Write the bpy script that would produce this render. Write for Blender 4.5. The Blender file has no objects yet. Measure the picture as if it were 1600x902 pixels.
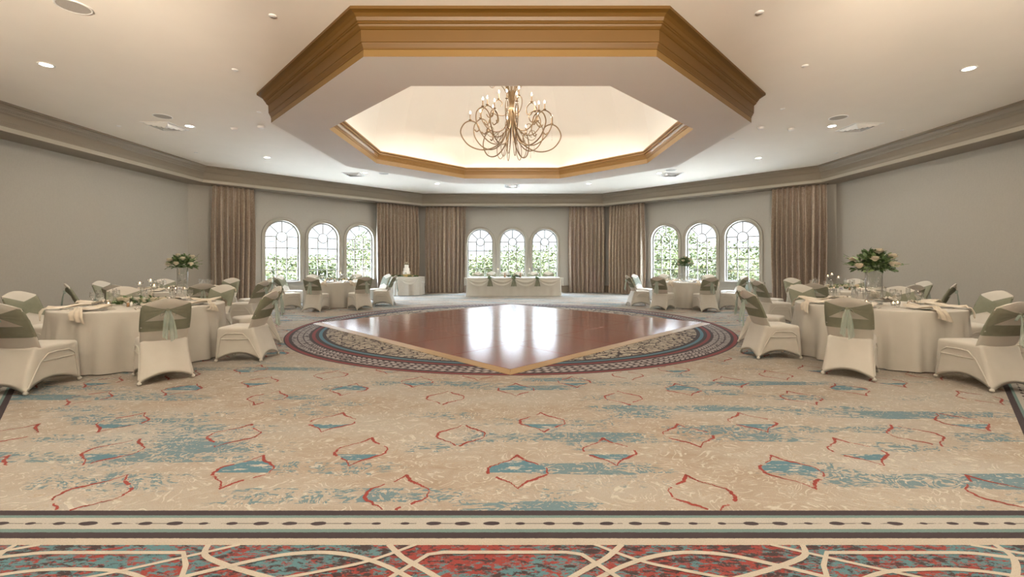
import bpy, math, random
from mathutils import Vector, Matrix
from mathutils.geometry import tessellate_polygon
R_ = random.Random(7)
PI = math.pi
sin, cos = math.sin, math.cos
scene = bpy.context.scene
COL = scene.collection

# ------------------------------------------------------------------ camera
F_PX, HZ, VX, CAMH = 683.3, 410.0, 802.13, 1.333
cam = bpy.data.cameras.new('camera'); cam_o = bpy.data.objects.new('camera', cam); COL.objects.link(cam_o)
cam_o.location = (0.038, 0, CAMH); cam_o.rotation_euler = (PI/2, 0, 0)
cam.sensor_width = 36; cam.lens = F_PX/1600*36
cam.shift_x = -(VX-800)/1600; cam.shift_y = -(451-HZ)/1600
cam.clip_end = 300; cam.clip_start = 0.05
scene.camera = cam_o

# ------------------------------------------------------------------ world, sun, exposure
w = bpy.data.worlds.new('sky'); scene.world = w; w.use_nodes = True
nt = w.node_tree; nt.nodes.clear()
bg = nt.nodes.new('ShaderNodeBackground'); wo = nt.nodes.new('ShaderNodeOutputWorld')
tc = nt.nodes.new('ShaderNodeTexCoord'); sx = nt.nodes.new('ShaderNodeSeparateXYZ'); rp = nt.nodes.new('ShaderNodeValToRGB')
nt.links.new(tc.outputs['Generated'], sx.inputs[0]); nt.links.new(sx.outputs['Z'], rp.inputs[0])
rp.color_ramp.elements[0].position = 0.0; rp.color_ramp.elements[0].color = (0.84, 0.92, 1.0, 1)
rp.color_ramp.elements[1].position = 0.7; rp.color_ramp.elements[1].color = (0.66, 0.81, 1.0, 1)
mr = nt.nodes.new('ShaderNodeMapRange'); mr.interpolation_type = 'SMOOTHSTEP'; nt.links.new(sx.outputs['Z'], mr.inputs[0])
SKY_LOW, SKY_HIGH = 0.55, 20.0      # bright haze high up, paler sky near the horizon
mr.inputs[1].default_value = 0.13; mr.inputs[2].default_value = 0.45; mr.inputs[3].default_value = SKY_LOW; mr.inputs[4].default_value = SKY_HIGH
nt.links.new(mr.outputs[0], bg.inputs[1]); nt.links.new(rp.outputs[0], bg.inputs[0])
nt.links.new(bg.outputs[0], wo.inputs[0])
sun = bpy.data.lights.new('sun', 'SUN'); sun.energy = 12; sun.angle = 0.03; sun.color = (1, 0.95, 0.86)
sun_o = bpy.data.objects.new('sun', sun); COL.objects.link(sun_o); sun_o.rotation_euler = (math.radians(38), 0, math.radians(20))
scene.view_settings.view_transform = 'Standard'
try: scene.view_settings.look = 'None'
except Exception: pass
scene.view_settings.gamma = 1; scene.view_settings.use_curve_mapping = False
scene.view_settings.exposure = 1.52
cy_ = scene.cycles
cy_.max_bounces = 8; cy_.diffuse_bounces = 5; cy_.glossy_bounces = 3; cy_.transmission_bounces = 4
cy_.transparent_max_bounces = 32; cy_.caustics_reflective = False; cy_.caustics_refractive = False
cy_.sample_clamp_indirect = 6
try: cy_.use_denoising = True
except Exception: pass

DOWNLIGHT_W, CHANDELIER_W, COVE_S, FOYER_FILL_W, UPLIGHT_FILL_W = 16.0, 40.0, 4.0, 25.0, 1350.0

# ------------------------------------------------------------------ material helpers
class G:
    """tiny expression builder over shader math nodes"""
    def __init__(s, name):
        s.m = bpy.data.materials.new(name); s.m.use_nodes = True; s.t = s.m.node_tree; s.t.nodes.clear()
        s.out = s.t.nodes.new('ShaderNodeOutputMaterial')
    def n(s, typ, **kw):
        x = s.t.nodes.new(typ)
        for k, v in kw.items(): setattr(x, k, v)
        return x
    def put(s, sock, v):
        if isinstance(v, bpy.types.NodeSocket): s.t.links.new(v, sock)
        elif v is not None:
            if isinstance(v, (tuple, list)) and len(v) == 3 and sock.type == 'RGBA': v = (*v, 1)
            sock.default_value = v
    def ma(s, op, a, b=None, c=None, clamp=False):
        x = s.n('ShaderNodeMath', operation=op, use_clamp=clamp)
        s.put(x.inputs[0], a); s.put(x.inputs[1], b); s.put(x.inputs[2], c)
        return x.outputs[0]
    def mix(s, f, a, b):
        x = s.n('ShaderNodeMix', data_type='RGBA'); s.put(x.inputs[0], f); s.put(x.inputs[6], a); s.put(x.inputs[7], b)
        return x.outputs[2]
    def vec(s, x, y, z=0.0):
        v = s.n('ShaderNodeCombineXYZ'); s.put(v.inputs[0], x); s.put(v.inputs[1], y); s.put(v.inputs[2], z); return v.outputs[0]
    def noise(s, v, scale=5, detail=3, rough=0.5, dist=0.0):
        x = s.n('ShaderNodeTexNoise'); s.put(x.inputs['Vector'], v); x.inputs['Scale'].default_value = scale
        x.inputs['Detail'].default_value = detail; x.inputs['Roughness'].default_value = rough; x.inputs['Distortion'].default_value = dist
        return x.outputs['Fac']
    def vor(s, v, scale=5, feature='F1'):
        x = s.n('ShaderNodeTexVoronoi', feature=feature); s.put(x.inputs['Vector'], v); x.inputs['Scale'].default_value = scale
        return x.outputs['Distance']
    def ramp(s, f, stops, const=False):
        x = s.n('ShaderNodeValToRGB'); s.put(x.inputs[0], f); cr = x.color_ramp
        if const: cr.interpolation = 'CONSTANT'
        for i, (p, c) in enumerate(stops):
            e = cr.elements[i] if i < 2 else cr.elements.new(p)
            e.position = p; e.color = (*c, 1) if len(c) == 3 else c
        return x.outputs[0]
    def step(s, v, lo, hi):
        x = s.n('ShaderNodeMapRange', clamp=True); s.put(x.inputs[0], v); x.inputs[1].default_value = lo; x.inputs[2].default_value = hi
        return x.outputs[0]
    def pos(s): 
        g = s.n('ShaderNodeNewGeometry'); x = s.n('ShaderNodeSeparateXYZ'); s.t.links.new(g.outputs['Position'], x.inputs[0])
        return x.outputs[0], x.outputs[1], x.outputs[2]
    def obj(s): return s.n('ShaderNodeTexCoord').outputs['Object']
    def bsdf(s, color, rough=0.6, metal=0.0, bump=None, bstr=0.2, bdist=0.01, **kw):
        p = s.n('ShaderNodeBsdfPrincipled'); s.put(p.inputs['Base Color'], color); s.put(p.inputs['Roughness'], rough)
        s.put(p.inputs['Metallic'], metal)
        for k, v in kw.items(): s.put(p.inputs[k], v)
        if bump is not None:
            b = s.n('ShaderNodeBump'); b.inputs['Strength'].default_value = bstr; b.inputs['Distance'].default_value = bdist
            s.put(b.inputs['Height'], bump); s.t.links.new(b.outputs[0], p.inputs['Normal'])
        return p.outputs[0]
    def done(s, sh): s.t.links.new(sh, s.out.inputs[0]); return s.m

def plain(name, col, rough=0.6, metal=0.0, nscale=8.0, var=0.06, bstr=0.1, **kw):
    g = G(name); n = g.noise(g.obj(), nscale, 3)
    a = tuple(c*(1-var) for c in col); b = tuple(min(1, c*(1+var)) for c in col)
    return g.done(g.bsdf(g.mix(n, a, b), rough, metal, bump=n, bstr=bstr, bdist=0.004, **kw))

def emit(name, col, s):
    g = G(name); e = g.n('ShaderNodeEmission'); g.put(e.inputs[0], col); e.inputs[1].default_value = s
    return g.done(e.outputs[0])

M = {}
# wall covering: linen-like weave
g = G('wall_vinyl'); X, Y, Z = g.pos()
wv = g.noise(g.vec(g.ma('MULTIPLY', X, 1.0), Y, g.ma('MULTIPLY', Z, 0.25)), 60, 2); wv2 = g.noise(g.vec(X, Y, g.ma('MULTIPLY', Z, 4.0)), 30, 2)
wn = g.ma('MULTIPLY', g.ma('ADD', wv, wv2), 0.5)
M['wall'] = g.done(g.bsdf(g.mix(wn, (0.355, 0.335, 0.295), (0.45, 0.425, 0.378)), 0.65, bump=wn, bstr=0.15, bdist=0.003))
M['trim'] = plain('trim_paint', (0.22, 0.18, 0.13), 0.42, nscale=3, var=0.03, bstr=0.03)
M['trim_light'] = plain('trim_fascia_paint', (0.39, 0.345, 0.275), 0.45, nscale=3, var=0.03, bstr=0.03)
M['ochre'] = plain('warm_cast_crown', (0.112, 0.052, 0.004), 0.5, nscale=3, var=0.05, bstr=0.03)  # cornice tan turned orange: the warm cast is put into the colour
M['ochre_light'] = plain('warm_cast_fascia', (0.18, 0.098, 0.020), 0.5, nscale=3, var=0.04, bstr=0.03)  # same warm cast in the fascia colour
M['cove_lit'] = plain('cove_lit_ochre_moulding', (0.40, 0.235, 0.08), 0.35, nscale=3, var=0.04, bstr=0.03)  # ochre lightened: the cove glow is put into the colour
M['cove_lit_fascia'] = plain('cove_lit_ochre_fascia', (0.50, 0.33, 0.15), 0.4, nscale=3, var=0.04, bstr=0.03)  # cove glow put into the fascia colour too
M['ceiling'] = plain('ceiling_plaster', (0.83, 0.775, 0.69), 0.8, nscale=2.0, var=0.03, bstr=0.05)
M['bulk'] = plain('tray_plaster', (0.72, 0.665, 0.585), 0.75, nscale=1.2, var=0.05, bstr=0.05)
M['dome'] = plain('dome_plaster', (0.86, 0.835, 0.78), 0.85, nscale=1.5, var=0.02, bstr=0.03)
M['casing'] = plain('window_casing_paint', (0.36, 0.335, 0.285), 0.4, nscale=4, var=0.03, bstr=0.02)
M['muntin'] = plain('muntin_paint', (0.30, 0.29, 0.27), 0.45, nscale=4, var=0.03, bstr=0.02)
M['white_plastic'] = plain('white_plastic', (0.80, 0.79, 0.76), 0.4, var=0.02, bstr=0.02)
M['grille'] = plain('speaker_grille', (0.42, 0.39, 0.35), 0.6, nscale=120, var=0.2, bstr=0.4)
M['dark'] = plain('dark_metal', (0.06, 0.055, 0.05), 0.5)
M['lamp'] = emit('downlight_glow', (1.0, 0.93, 0.82), 25)
M['cove'] = emit('cove_glow', (1.0, 0.94, 0.82), COVE_S)
M['bulb'] = emit('bulb_glow', (1.0, 0.84, 0.60), 14)
M['flame'] = emit('flame_glow', (1.0, 0.55, 0.22), 10)
M['bronze'] = plain('aged_bronze', (0.27, 0.18, 0.10), 0.4, 0.75, nscale=20, var=0.2)
M['wax'] = plain('candle_wax', (0.62, 0.42, 0.25), 0.5)
# stretch fabric for chair covers
g = G('spandex_cover'); n = g.noise(g.obj(), 9, 3); f = g.noise(g.obj(), 400, 1)
p1 = g.bsdf(g.mix(n, (0.54, 0.51, 0.45), (0.62, 0.59, 0.53)), 0.55, bump=f, bstr=0.1, bdist=0.002, **{'Sheen Weight': 0.25})
tr = g.n('ShaderNodeBsdfTranslucent'); tr.inputs[0].default_value = (0.75, 0.70, 0.60, 1)
mx = g.n('ShaderNodeMixShader'); mx.inputs[0].default_value = 0.12; g.t.links.new(p1, mx.inputs[1]); g.t.links.new(tr.outputs[0], mx.inputs[2])
M['spandex'] = g.done(mx.outputs[0])
g = G('table_linen'); n = g.noise(g.obj(), 5, 3); f = g.noise(g.obj(), 260, 2)
p1 = g.bsdf(g.mix(n, (0.56, 0.53, 0.47), (0.64, 0.61, 0.55)), 0.75, bump=f, bstr=0.12, bdist=0.002)
tr = g.n('ShaderNodeBsdfTranslucent'); tr.inputs[0].default_value = (0.75, 0.70, 0.60, 1)
mx = g.n('ShaderNodeMixShader'); mx.inputs[0].default_value = 0.15; g.t.links.new(p1, mx.inputs[1]); g.t.links.new(tr.outputs[0], mx.inputs[2])
M['linen'] = g.done(mx.outputs[0])
def sheer(name, c1, c2, alpha):
    g = G(name); n = g.noise(g.obj(), 14, 3, dist=1.0)
    d = g.n('ShaderNodeBsdfDiffuse'); g.put(d.inputs[0], g.mix(n, c1, c2))
    t = g.n('ShaderNodeBsdfTranslucent'); g.put(t.inputs[0], g.mix(n, c1, c2))
    gl = g.n('ShaderNodeBsdfGlossy'); gl.inputs[0].default_value = (0.8, 0.9, 0.85, 1); gl.inputs[1].default_value = 0.45
    a = g.n('ShaderNodeMixShader'); a.inputs[0].default_value = 0.4; g.t.links.new(d.outputs[0], a.inputs[1]); g.t.links.new(t.outputs[0], a.inputs[2])
    a2 = g.n('ShaderNodeMixShader'); a2.inputs[0].default_value = 0.06; g.t.links.new(a.outputs[0], a2.inputs[1]); g.t.links.new(gl.outputs[0], a2.inputs[2])
    tp = g.n('ShaderNodeBsdfTransparent')
    b = g.n('ShaderNodeMixShader'); b.inputs[0].default_value = alpha; g.t.links.new(tp.outputs[0], b.inputs[1]); g.t.links.new(a2.outputs[0], b.inputs[2])
    return g.done(b.outputs[0])
M['sash'] = sheer('shaded_sage_organza', (0.27, 0.275, 0.19), (0.36, 0.37, 0.27), 0.76)  # sage fabric with its shade put into the colour
M['tail'] = sheer('lit_sage_organza', (0.50, 0.60, 0.52), (0.62, 0.73, 0.65), 0.55)  # same sage fabric with window light put into the colour
M['chiffon'] = sheer('white_chiffon', (0.74, 0.70, 0.62), (0.80, 0.77, 0.70), 0.8)
g = G('satin_napkin'); n = g.noise(g.obj(), 10, 3)
M['napkin'] = g.done(g.bsdf(g.mix(n, (0.54, 0.47, 0.37), (0.64, 0.57, 0.47)), 0.42, bump=n, bstr=0.2, bdist=0.01, **{'Sheen Weight': 0.2}))
g = G('curtain_fabric'); X, Y, Z = g.pos()
n = g.noise(g.vec(g.ma('MULTIPLY', X, 14.0), g.ma('MULTIPLY', Y, 14.0), g.ma('MULTIPLY', Z, 5.0)), 2.2, 4, 0.7, 1.5)
M['curtain'] = g.done(g.bsdf(g.ramp(n, [(0.38, (0.27, 0.20, 0.14)), (0.62, (0.46, 0.375, 0.295))]), 0.42, bump=n, bstr=0.08, bdist=0.004, **{'Sheen Weight': 0.3}))
def thinglass(name, tint, spec):
    g = G(name); tp = g.n('ShaderNodeBsdfTransparent'); tp.inputs[0].default_value = (*tint, 1)
    gl = g.n('ShaderNodeBsdfGlossy'); gl.inputs[1].default_value = 0.03
    lw = g.n('ShaderNodeLayerWeight'); lw.inputs[0].default_value = 0.5
    f = g.ma('MULTIPLY_ADD', g.ma('POWER', lw.outputs['Facing'], 3.0), 0.9*spec, 0.12 if spec > .5 else .03, clamp=True)
    b = g.n('ShaderNodeMixShader'); g.put(b.inputs[0], f); g.t.links.new(tp.outputs[0], b.inputs[1]); g.t.links.new(gl.outputs[0], b.inputs[2])
    return g.done(b.outputs[0])
M['pane'] = thinglass('window_glass', (0.97, 0.99, 0.98), 0.3)
M['glass'] = thinglass('clear_glassware', (0.985, 0.99, 0.99), 1.0)
M['silver'] = plain('polished_silver', (0.72, 0.70, 0.66), 0.2, 1.0, var=0.03, bstr=0.0)
M['gold'] = plain('brushed_gold', (0.62, 0.45, 0.20), 0.3, 1.0, var=0.05, bstr=0.02)
M['china'] = plain('white_china', (0.80, 0.79, 0.76), 0.15, var=0.01, bstr=0.0)
M['leaf'] = plain('eucalyptus_leaf', (0.085, 0.15, 0.055), 0.5, nscale=30, var=0.5)
M['leaf_pale'] = plain('pale_leaf', (0.24, 0.34, 0.15), 0.5, nscale=30, var=0.3)
M['rose'] = plain('cream_petal', (0.80, 0.74, 0.62), 0.55, nscale=20, var=0.06)
M['cake'] = plain('white_fondant', (0.82, 0.80, 0.75), 0.5, nscale=6, var=0.02)
M['wood_under'] = plain('plywood', (0.42, 0.30, 0.18), 0.6)
M['brown_glass'] = plain('amber_ceramic', (0.35, 0.22, 0.12), 0.3)
M['card'] = plain('white_card', (0.8, 0.8, 0.8), 0.6, var=0.01)
M['ink'] = plain('navy_ink', (0.03, 0.05, 0.18), 0.6)
# outdoors
g = G('shrub_leaves'); X, Y, Z = g.pos(); n = g.noise(g.vec(X, Y, Z), 1.6, 4)
M['shrub'] = g.done(g.bsdf(g.ramp(n, [(0.3, (0.030, 0.038, 0.010)), (0.55, (0.058, 0.066, 0.018)), (0.75, (0.09, 0.075, 0.03))]), 0.7))
g = G('lawn'); X, Y, Z = g.pos(); n = g.noise(g.vec(X, Y, 0.0), 0.8, 5)
M['lawn'] = g.done(g.bsdf(g.ramp(n, [(0.3, (0.045, 0.06, 0.025)), (0.7, (0.075, 0.085, 0.045))]), 0.8))
M['stucco'] = plain('pale_stucco', (0.10, 0.095, 0.095), 0.8)
M['bark'] = plain('bark', (0.10, 0.07, 0.05), 0.8)

# dance floor wood
g = G('dance_floor_wood'); X, Y, Z = g.pos()
a = g.ma('MULTIPLY', g.ma('ADD', X, Y), 0.7071); b = g.ma('MULTIPLY', g.ma('SUBTRACT', Y, X), 0.7071)
ia = g.ma('FLOOR', g.ma('DIVIDE', a, 0.295)); ib = g.ma('FLOOR', g.ma('DIVIDE', b, 0.295))
chk = g.ma('MODULO', g.ma('ABSOLUTE', g.ma('ADD', ia, ib)), 2.0)
gv1 = g.noise(g.vec(g.ma('MULTIPLY', a, 2.0), g.ma('MULTIPLY', b, 30.0)), 1.6, 4, 0.6, 0.6)
gv2 = g.noise(g.vec(g.ma('MULTIPLY', a, 2.2), g.ma('MULTIPLY', b, 22.0), 5.0), 1.6, 4, 0.6, 0.6)
gr = g.ma('ADD', g.ma('MULTIPLY', gv1, chk), g.ma('MULTIPLY', gv2, g.ma('SUBTRACT', 1.0, chk)))
cell = g.noise(g.vec(ia, ib), 0.91, 0)
col = g.mix(g.ma('MULTIPLY_ADD', cell, 0.4, g.ma('MULTIPLY', gr, 0.7), clamp=True), (0.12, 0.014, 0.010), (0.29, 0.050, 0.030))
M['dance'] = g.done(g.bsdf(col, g.ma('MULTIPLY_ADD', gr, 0.08, 0.13), bump=gr, bstr=0.03, bdist=0.002, **{'Coat Weight': 1.0, 'Coat Roughness': 0.17, 'Coat IOR': 1.5}))
M['ramp_wood'] = plain('gold_edge_ramp', (0.28, 0.175, 0.07), 0.4, 0.1, nscale=6, var=0.12, bstr=0.03)

# ------------------------------------------------------------------ carpet (procedural)
CY = 9.355
def carpet():
    g = G('patterned_carpet'); X, Y, Z = g.pos()
    m = g.ma
    cream, tan = (0.365, 0.335, 0.30), (0.255, 0.195, 0.14)
    lo = g.noise(g.vec(m('MULTIPLY', X, 0.5), Y), 1.1, 3)
    st = g.noise(g.vec(m('MULTIPLY', X, 0.45), Y), 9, 5, 0.65, 0.8)
    fld = g.mix(m('MULTIPLY_ADD', st, 1.6, -0.45, clamp=True), tan, cream)
    fld = g.mix(g.step(lo, 0.4, 0.68), fld, (0.335, 0.315, 0.285))
    # pale scrolls: contour lines of a warped field
    sc = g.noise(g.vec(m('MULTIPLY', X, 0.8), Y, 3.0), 4.2, 2, 0.5, 1.8)
    ln = g.step(m('ABSOLUTE', m('SUBTRACT', m('FRACT', m('MULTIPLY', sc, 9.0)), 0.5)), 0.16, 0.07)
    brk = g.step(g.noise(g.vec(m('MULTIPLY', X, 0.6), Y, 9.0), 14, 3, 0.7), 0.42, 0.56)
    fld = g.mix(m('MULTIPLY', m('MULTIPLY', ln, brk), 0.75), fld, (0.47, 0.44, 0.39))
    ln2 = g.step(m('ABSOLUTE', m('SUBTRACT', m('FRACT', m('MULTIPLY', g.noise(g.vec(m('MULTIPLY', X, 0.7), Y, 23.0), 7.0, 3, 0.6, 1.4), 8.0)), 0.5)), 0.14, 0.06)
    fld = g.mix(m('MULTIPLY', m('MULTIPLY', ln2, g.step(st, 0.46, 0.60)), 0.6), fld, (0.29, 0.22, 0.15))
    # blue smears in weft-wise bands
    band = g.noise(g.vec(m('MULTIPLY', X, 0.33), Y, 1.7), 1.9, 2, 0.5, 0.3)
    band2 = g.noise(g.vec(m('MULTIPLY', X, 0.2), Y, 7.0), 6.0, 2, 0.6)
    rw = m('FLOOR', m('DIVIDE', m('ADD', Y, m('MULTIPLY', band2, 0.12)), 0.165))
    rb = g.noise(g.vec(m('MULTIPLY', X, 0.62), m('MULTIPLY', rw, 3.71), m('MULTIPLY', rw, 1.37)), 1.0, 2, 0.5)
    bm = g.step(m('ADD', m('MULTIPLY', rb, 0.75), m('MULTIPLY', band, 0.25)), 0.50, 0.66)
    sc2 = g.noise(g.vec(m('MULTIPLY', X, 0.7), Y, 12.0), 6.5, 3, 0.6, 1.6)
    lf = m('ABSOLUTE', m('SUBTRACT', m('FRACT', m('MULTIPLY', sc2, 6.0)), 0.5))
    jag = g.noise(g.vec(m('MULTIPLY', X, 0.3), Y, 4.0), 32, 3, 0.75)
    thr = m('ADD', m('MULTIPLY', bm, 0.52), m('MULTIPLY', m('SUBTRACT', jag, 0.5), 1.5))
    bl = g.step(m('SUBTRACT', thr, m('MULTIPLY', lf, 0.95)), 0.0, 0.10)
    bl = m('MULTIPLY', bl, g.step(bm, 0.03, 0.25))
    fld = g.mix(m('MULTIPLY', bl, 0.88), fld, g.mix(jag, (0.045, 0.12, 0.165), (0.10, 0.19, 0.225)))
    # medallion around the dance floor
    dy = m('SUBTRACT', Y, 9.558)
    r = m('SQRT', m('ADD', m('MULTIPLY', X, X), m('MULTIPLY', dy, dy)))
    th = m('ARCTAN2', dy, X)
    dk, red, blu = (0.030, 0.019, 0.024), (0.17, 0.026, 0.030), (0.055, 0.15, 0.20)
    arc = m('MULTIPLY', th, 4.15)
    fv = g.vor(g.vec(m('MULTIPLY', arc, 9.0), m('MULTIPLY', r, 20.0)), 1.0)
    row = m('ABSOLUTE', m('SUBTRACT', m('FRACT', m('MULTIPLY', m('SUBTRACT', r, 4.005), 10.35)), 0.5))
    lean = m('FRACT', m('ADD', m('MULTIPLY', arc, 9.5), m('MULTIPLY', row, 1.2)))
    leaf = m('MULTIPLY', g.step(m('ABSOLUTE', m('SUBTRACT', lean, 0.5)), 0.36, 0.24), g.step(row, 0.46, 0.36))
    leaf = m('MAXIMUM', m('MULTIPLY', leaf, g.step(fv, 0.95, 0.6)), m('MULTIPLY', g.step(fv, 0.24, 0.16), 0.5))
    flk = g.mix(leaf, dk, (0.36, 0.33, 0.32))
    sv = g.vor(g.vec(m('ADD', X, m('MULTIPLY', g.noise(g.vec(X, Y, 2.0), 6, 2), 0.22)), m('ADD', Y, m('MULTIPLY', g.noise(g.vec(X, Y, 8.0), 6, 2), 0.22))), 6.2, 'DISTANCE_TO_EDGE')
    sn = g.noise(g.vec(X, Y, 5.0), 11, 2, 0.5, 1.0)
    sw = g.step(m('ABSOLUTE', m('SUBTRACT', sn, 0.5)), 0.035, 0.02)
    scr = g.mix(m('MAXIMUM', g.step(sv, 0.075, 0.05), m('MULTIPLY', sw, 0.7)), (0.38, 0.33, 0.26), dk)
    rr = m('DIVIDE', r, 5.0)
    z = g.ramp(rr, [(0.0, (0, 0, 0)), (3.727/5, dk), (3.77/5, blu), (3.847/5, dk), (3.895/5, red), (3.96/5, dk), (4.005/5, (0, 0, 0)), (4.295/5, dk), (4.335/5, red), (4.39/5, dk)], const=True)
    med = g.mix(m('LESS_THAN', r, 3.727), z, scr)
    med = g.mix(m('MULTIPLY', m('GREATER_THAN', r, 4.005), m('LESS_THAN', r, 4.295)), med, flk)
    fld = g.mix(m('LESS_THAN', r, 4.415), fld, med)
    # border band along the front and the two front diagonals
    ax = m('ABSOLUTE', X)
    e1 = m('SUBTRACT', CY-7.008, Y)
    e2 = m('SUBTRACT', m('MULTIPLY', m('ADD', m('SUBTRACT', ax, Y), CY), 0.70711), 7.04)
    e = m('MAXIMUM', e1, e2)
    al = g.mix(m('GREATER_THAN', e1, e2), m('MULTIPLY', m('ADD', ax, Y), 0.70711), X)
    fz = g.noise(g.vec(X, Y, 0.0), 60, 2)
    ej = m('ADD', e, m('MULTIPLY', m('SUBTRACT', fz, 0.5), 0.006))
    cell = m('DIVIDE', al, 0.147); fr = m('SUBTRACT', m('FRACT', cell), 0.5); ci = m('FLOOR', cell)
    rnd = g.noise(g.vec(ci, 3.3, 1.0), 0.83, 0)
    ex = m('DIVIDE', fr, m('MULTIPLY_ADD', rnd, 0.34, 0.04)); ey = m('DIVIDE', m('SUBTRACT', e, 0.116), m('MULTIPLY_ADD', rnd, 0.016, 0.005))
    dot = g.step(m('ADD', m('ADD', m('MULTIPLY', ex, ex), m('MULTIPLY', ey, ey)), m('MULTIPLY', m('SUBTRACT', jag, 0.5), 1.4)), 1.1, 0.9)
    dash = m('MULTIPLY', g.step(m('ABSOLUTE', m('SUBTRACT', e, 0.116)), 0.004, 0.002), g.step(jag, 0.45, 0.5))
    bc = g.mix(m('MAXIMUM', dot, m('MULTIPLY', dash, 0.8)), (0.35, 0.33, 0.30), dk)
    teal = (0.11, 0.18, 0.175)
    bd = g.ramp(m('MULTIPLY', ej, 2.0), [(0.0, dk), (0.088, teal), (0.134, (0, 0, 0)), (0.326, teal), (0.378, dk), (0.472, (0.36, 0.32, 0.27))], const=True)
    inb = m('MULTIPLY', m('GREATER_THAN', ej, 0.067), m('LESS_THAN', ej, 0.163))
    bd = g.mix(inb, bd, bc)
    # foyer pattern: red, teal, brown weft streaks
    s1 = g.noise(g.vec(m('MULTIPLY', X, 0.42), Y, 21.0), 34, 5, 0.75, 0.4)
    s1b = g.noise(g.vec(m('MULTIPLY', X, 0.7), Y, 31.0), 3.2, 2)
    sm = m('ADD', m('MULTIPLY', s1, 0.82), m('MULTIPLY', s1b, 0.18))
    s2 = g.noise(g.vec(m('MULTIPLY', X, 0.42), Y, 41.0), 38, 5, 0.75, 0.3)
    s2b = g.noise(g.vec(m('MULTIPLY', X, 0.7), Y, 51.0), 2.4, 2)
    c1 = g.mix(g.step(m('ADD', m('MULTIPLY', s2, 0.72), m('MULTIPLY', s2b, 0.28)), 0.485, 0.515), (0.065, 0.155, 0.18), (0.21, 0.028, 0.022))
    outp = g.mix(g.step(sm, 0.525, 0.555), c1, (0.030, 0.018, 0.020))
    c = g.mix(m('GREATER_THAN', ej, 0.0), fld, g.mix(m('GREATER_THAN', ej, 0.286), bd, outp))
    pile = g.noise(g.vec(X, Y, 0.0), 170, 2, 0.7)
    c2 = g.mix(pile, (0.0, 0.0, 0.0), c)
    c = g.mix(0.62, c, g.mix(m('MULTIPLY_ADD', pile, 1.0, 0.28, clamp=True), (0.0, 0.0, 0.0), c))
    return g.done(g.bsdf(c, 0.9, bump=pile, bstr=0.35, bdist=0.006))
M['carpet'] = carpet()
def wool(name, col, under=None, lo=0.3, hi=0.36):
    g = G(name); X, Y, Z = g.pos(); p = g.noise(g.vec(X, Y, 0.0), 170, 2, 0.7)
    c = g.mix(g.ma('MULTIPLY_ADD', p, 0.9, 0.25, clamp=True), tuple(v*0.45 for v in col), col)
    if under:
        j = g.noise(g.vec(g.ma('MULTIPLY', X, 0.3), Y, 4.0), 26, 3, 0.75); c = g.mix(g.step(j, lo, hi), under, c)
    return g.done(g.bsdf(c, 0.9, bump=p, bstr=0.3, bdist=0.006))
M['red_wool'] = wool('red_pile', (0.23, 0.032, 0.022), (0.31, 0.22, 0.18), 0.34, 0.40)
M['blue_wool'] = wool('blue_pile', (0.07, 0.165, 0.215), (0.34, 0.31, 0.27), 0.41, 0.45)
M['cream_wool'] = wool('cream_pile', (0.40, 0.36, 0.305))

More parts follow.
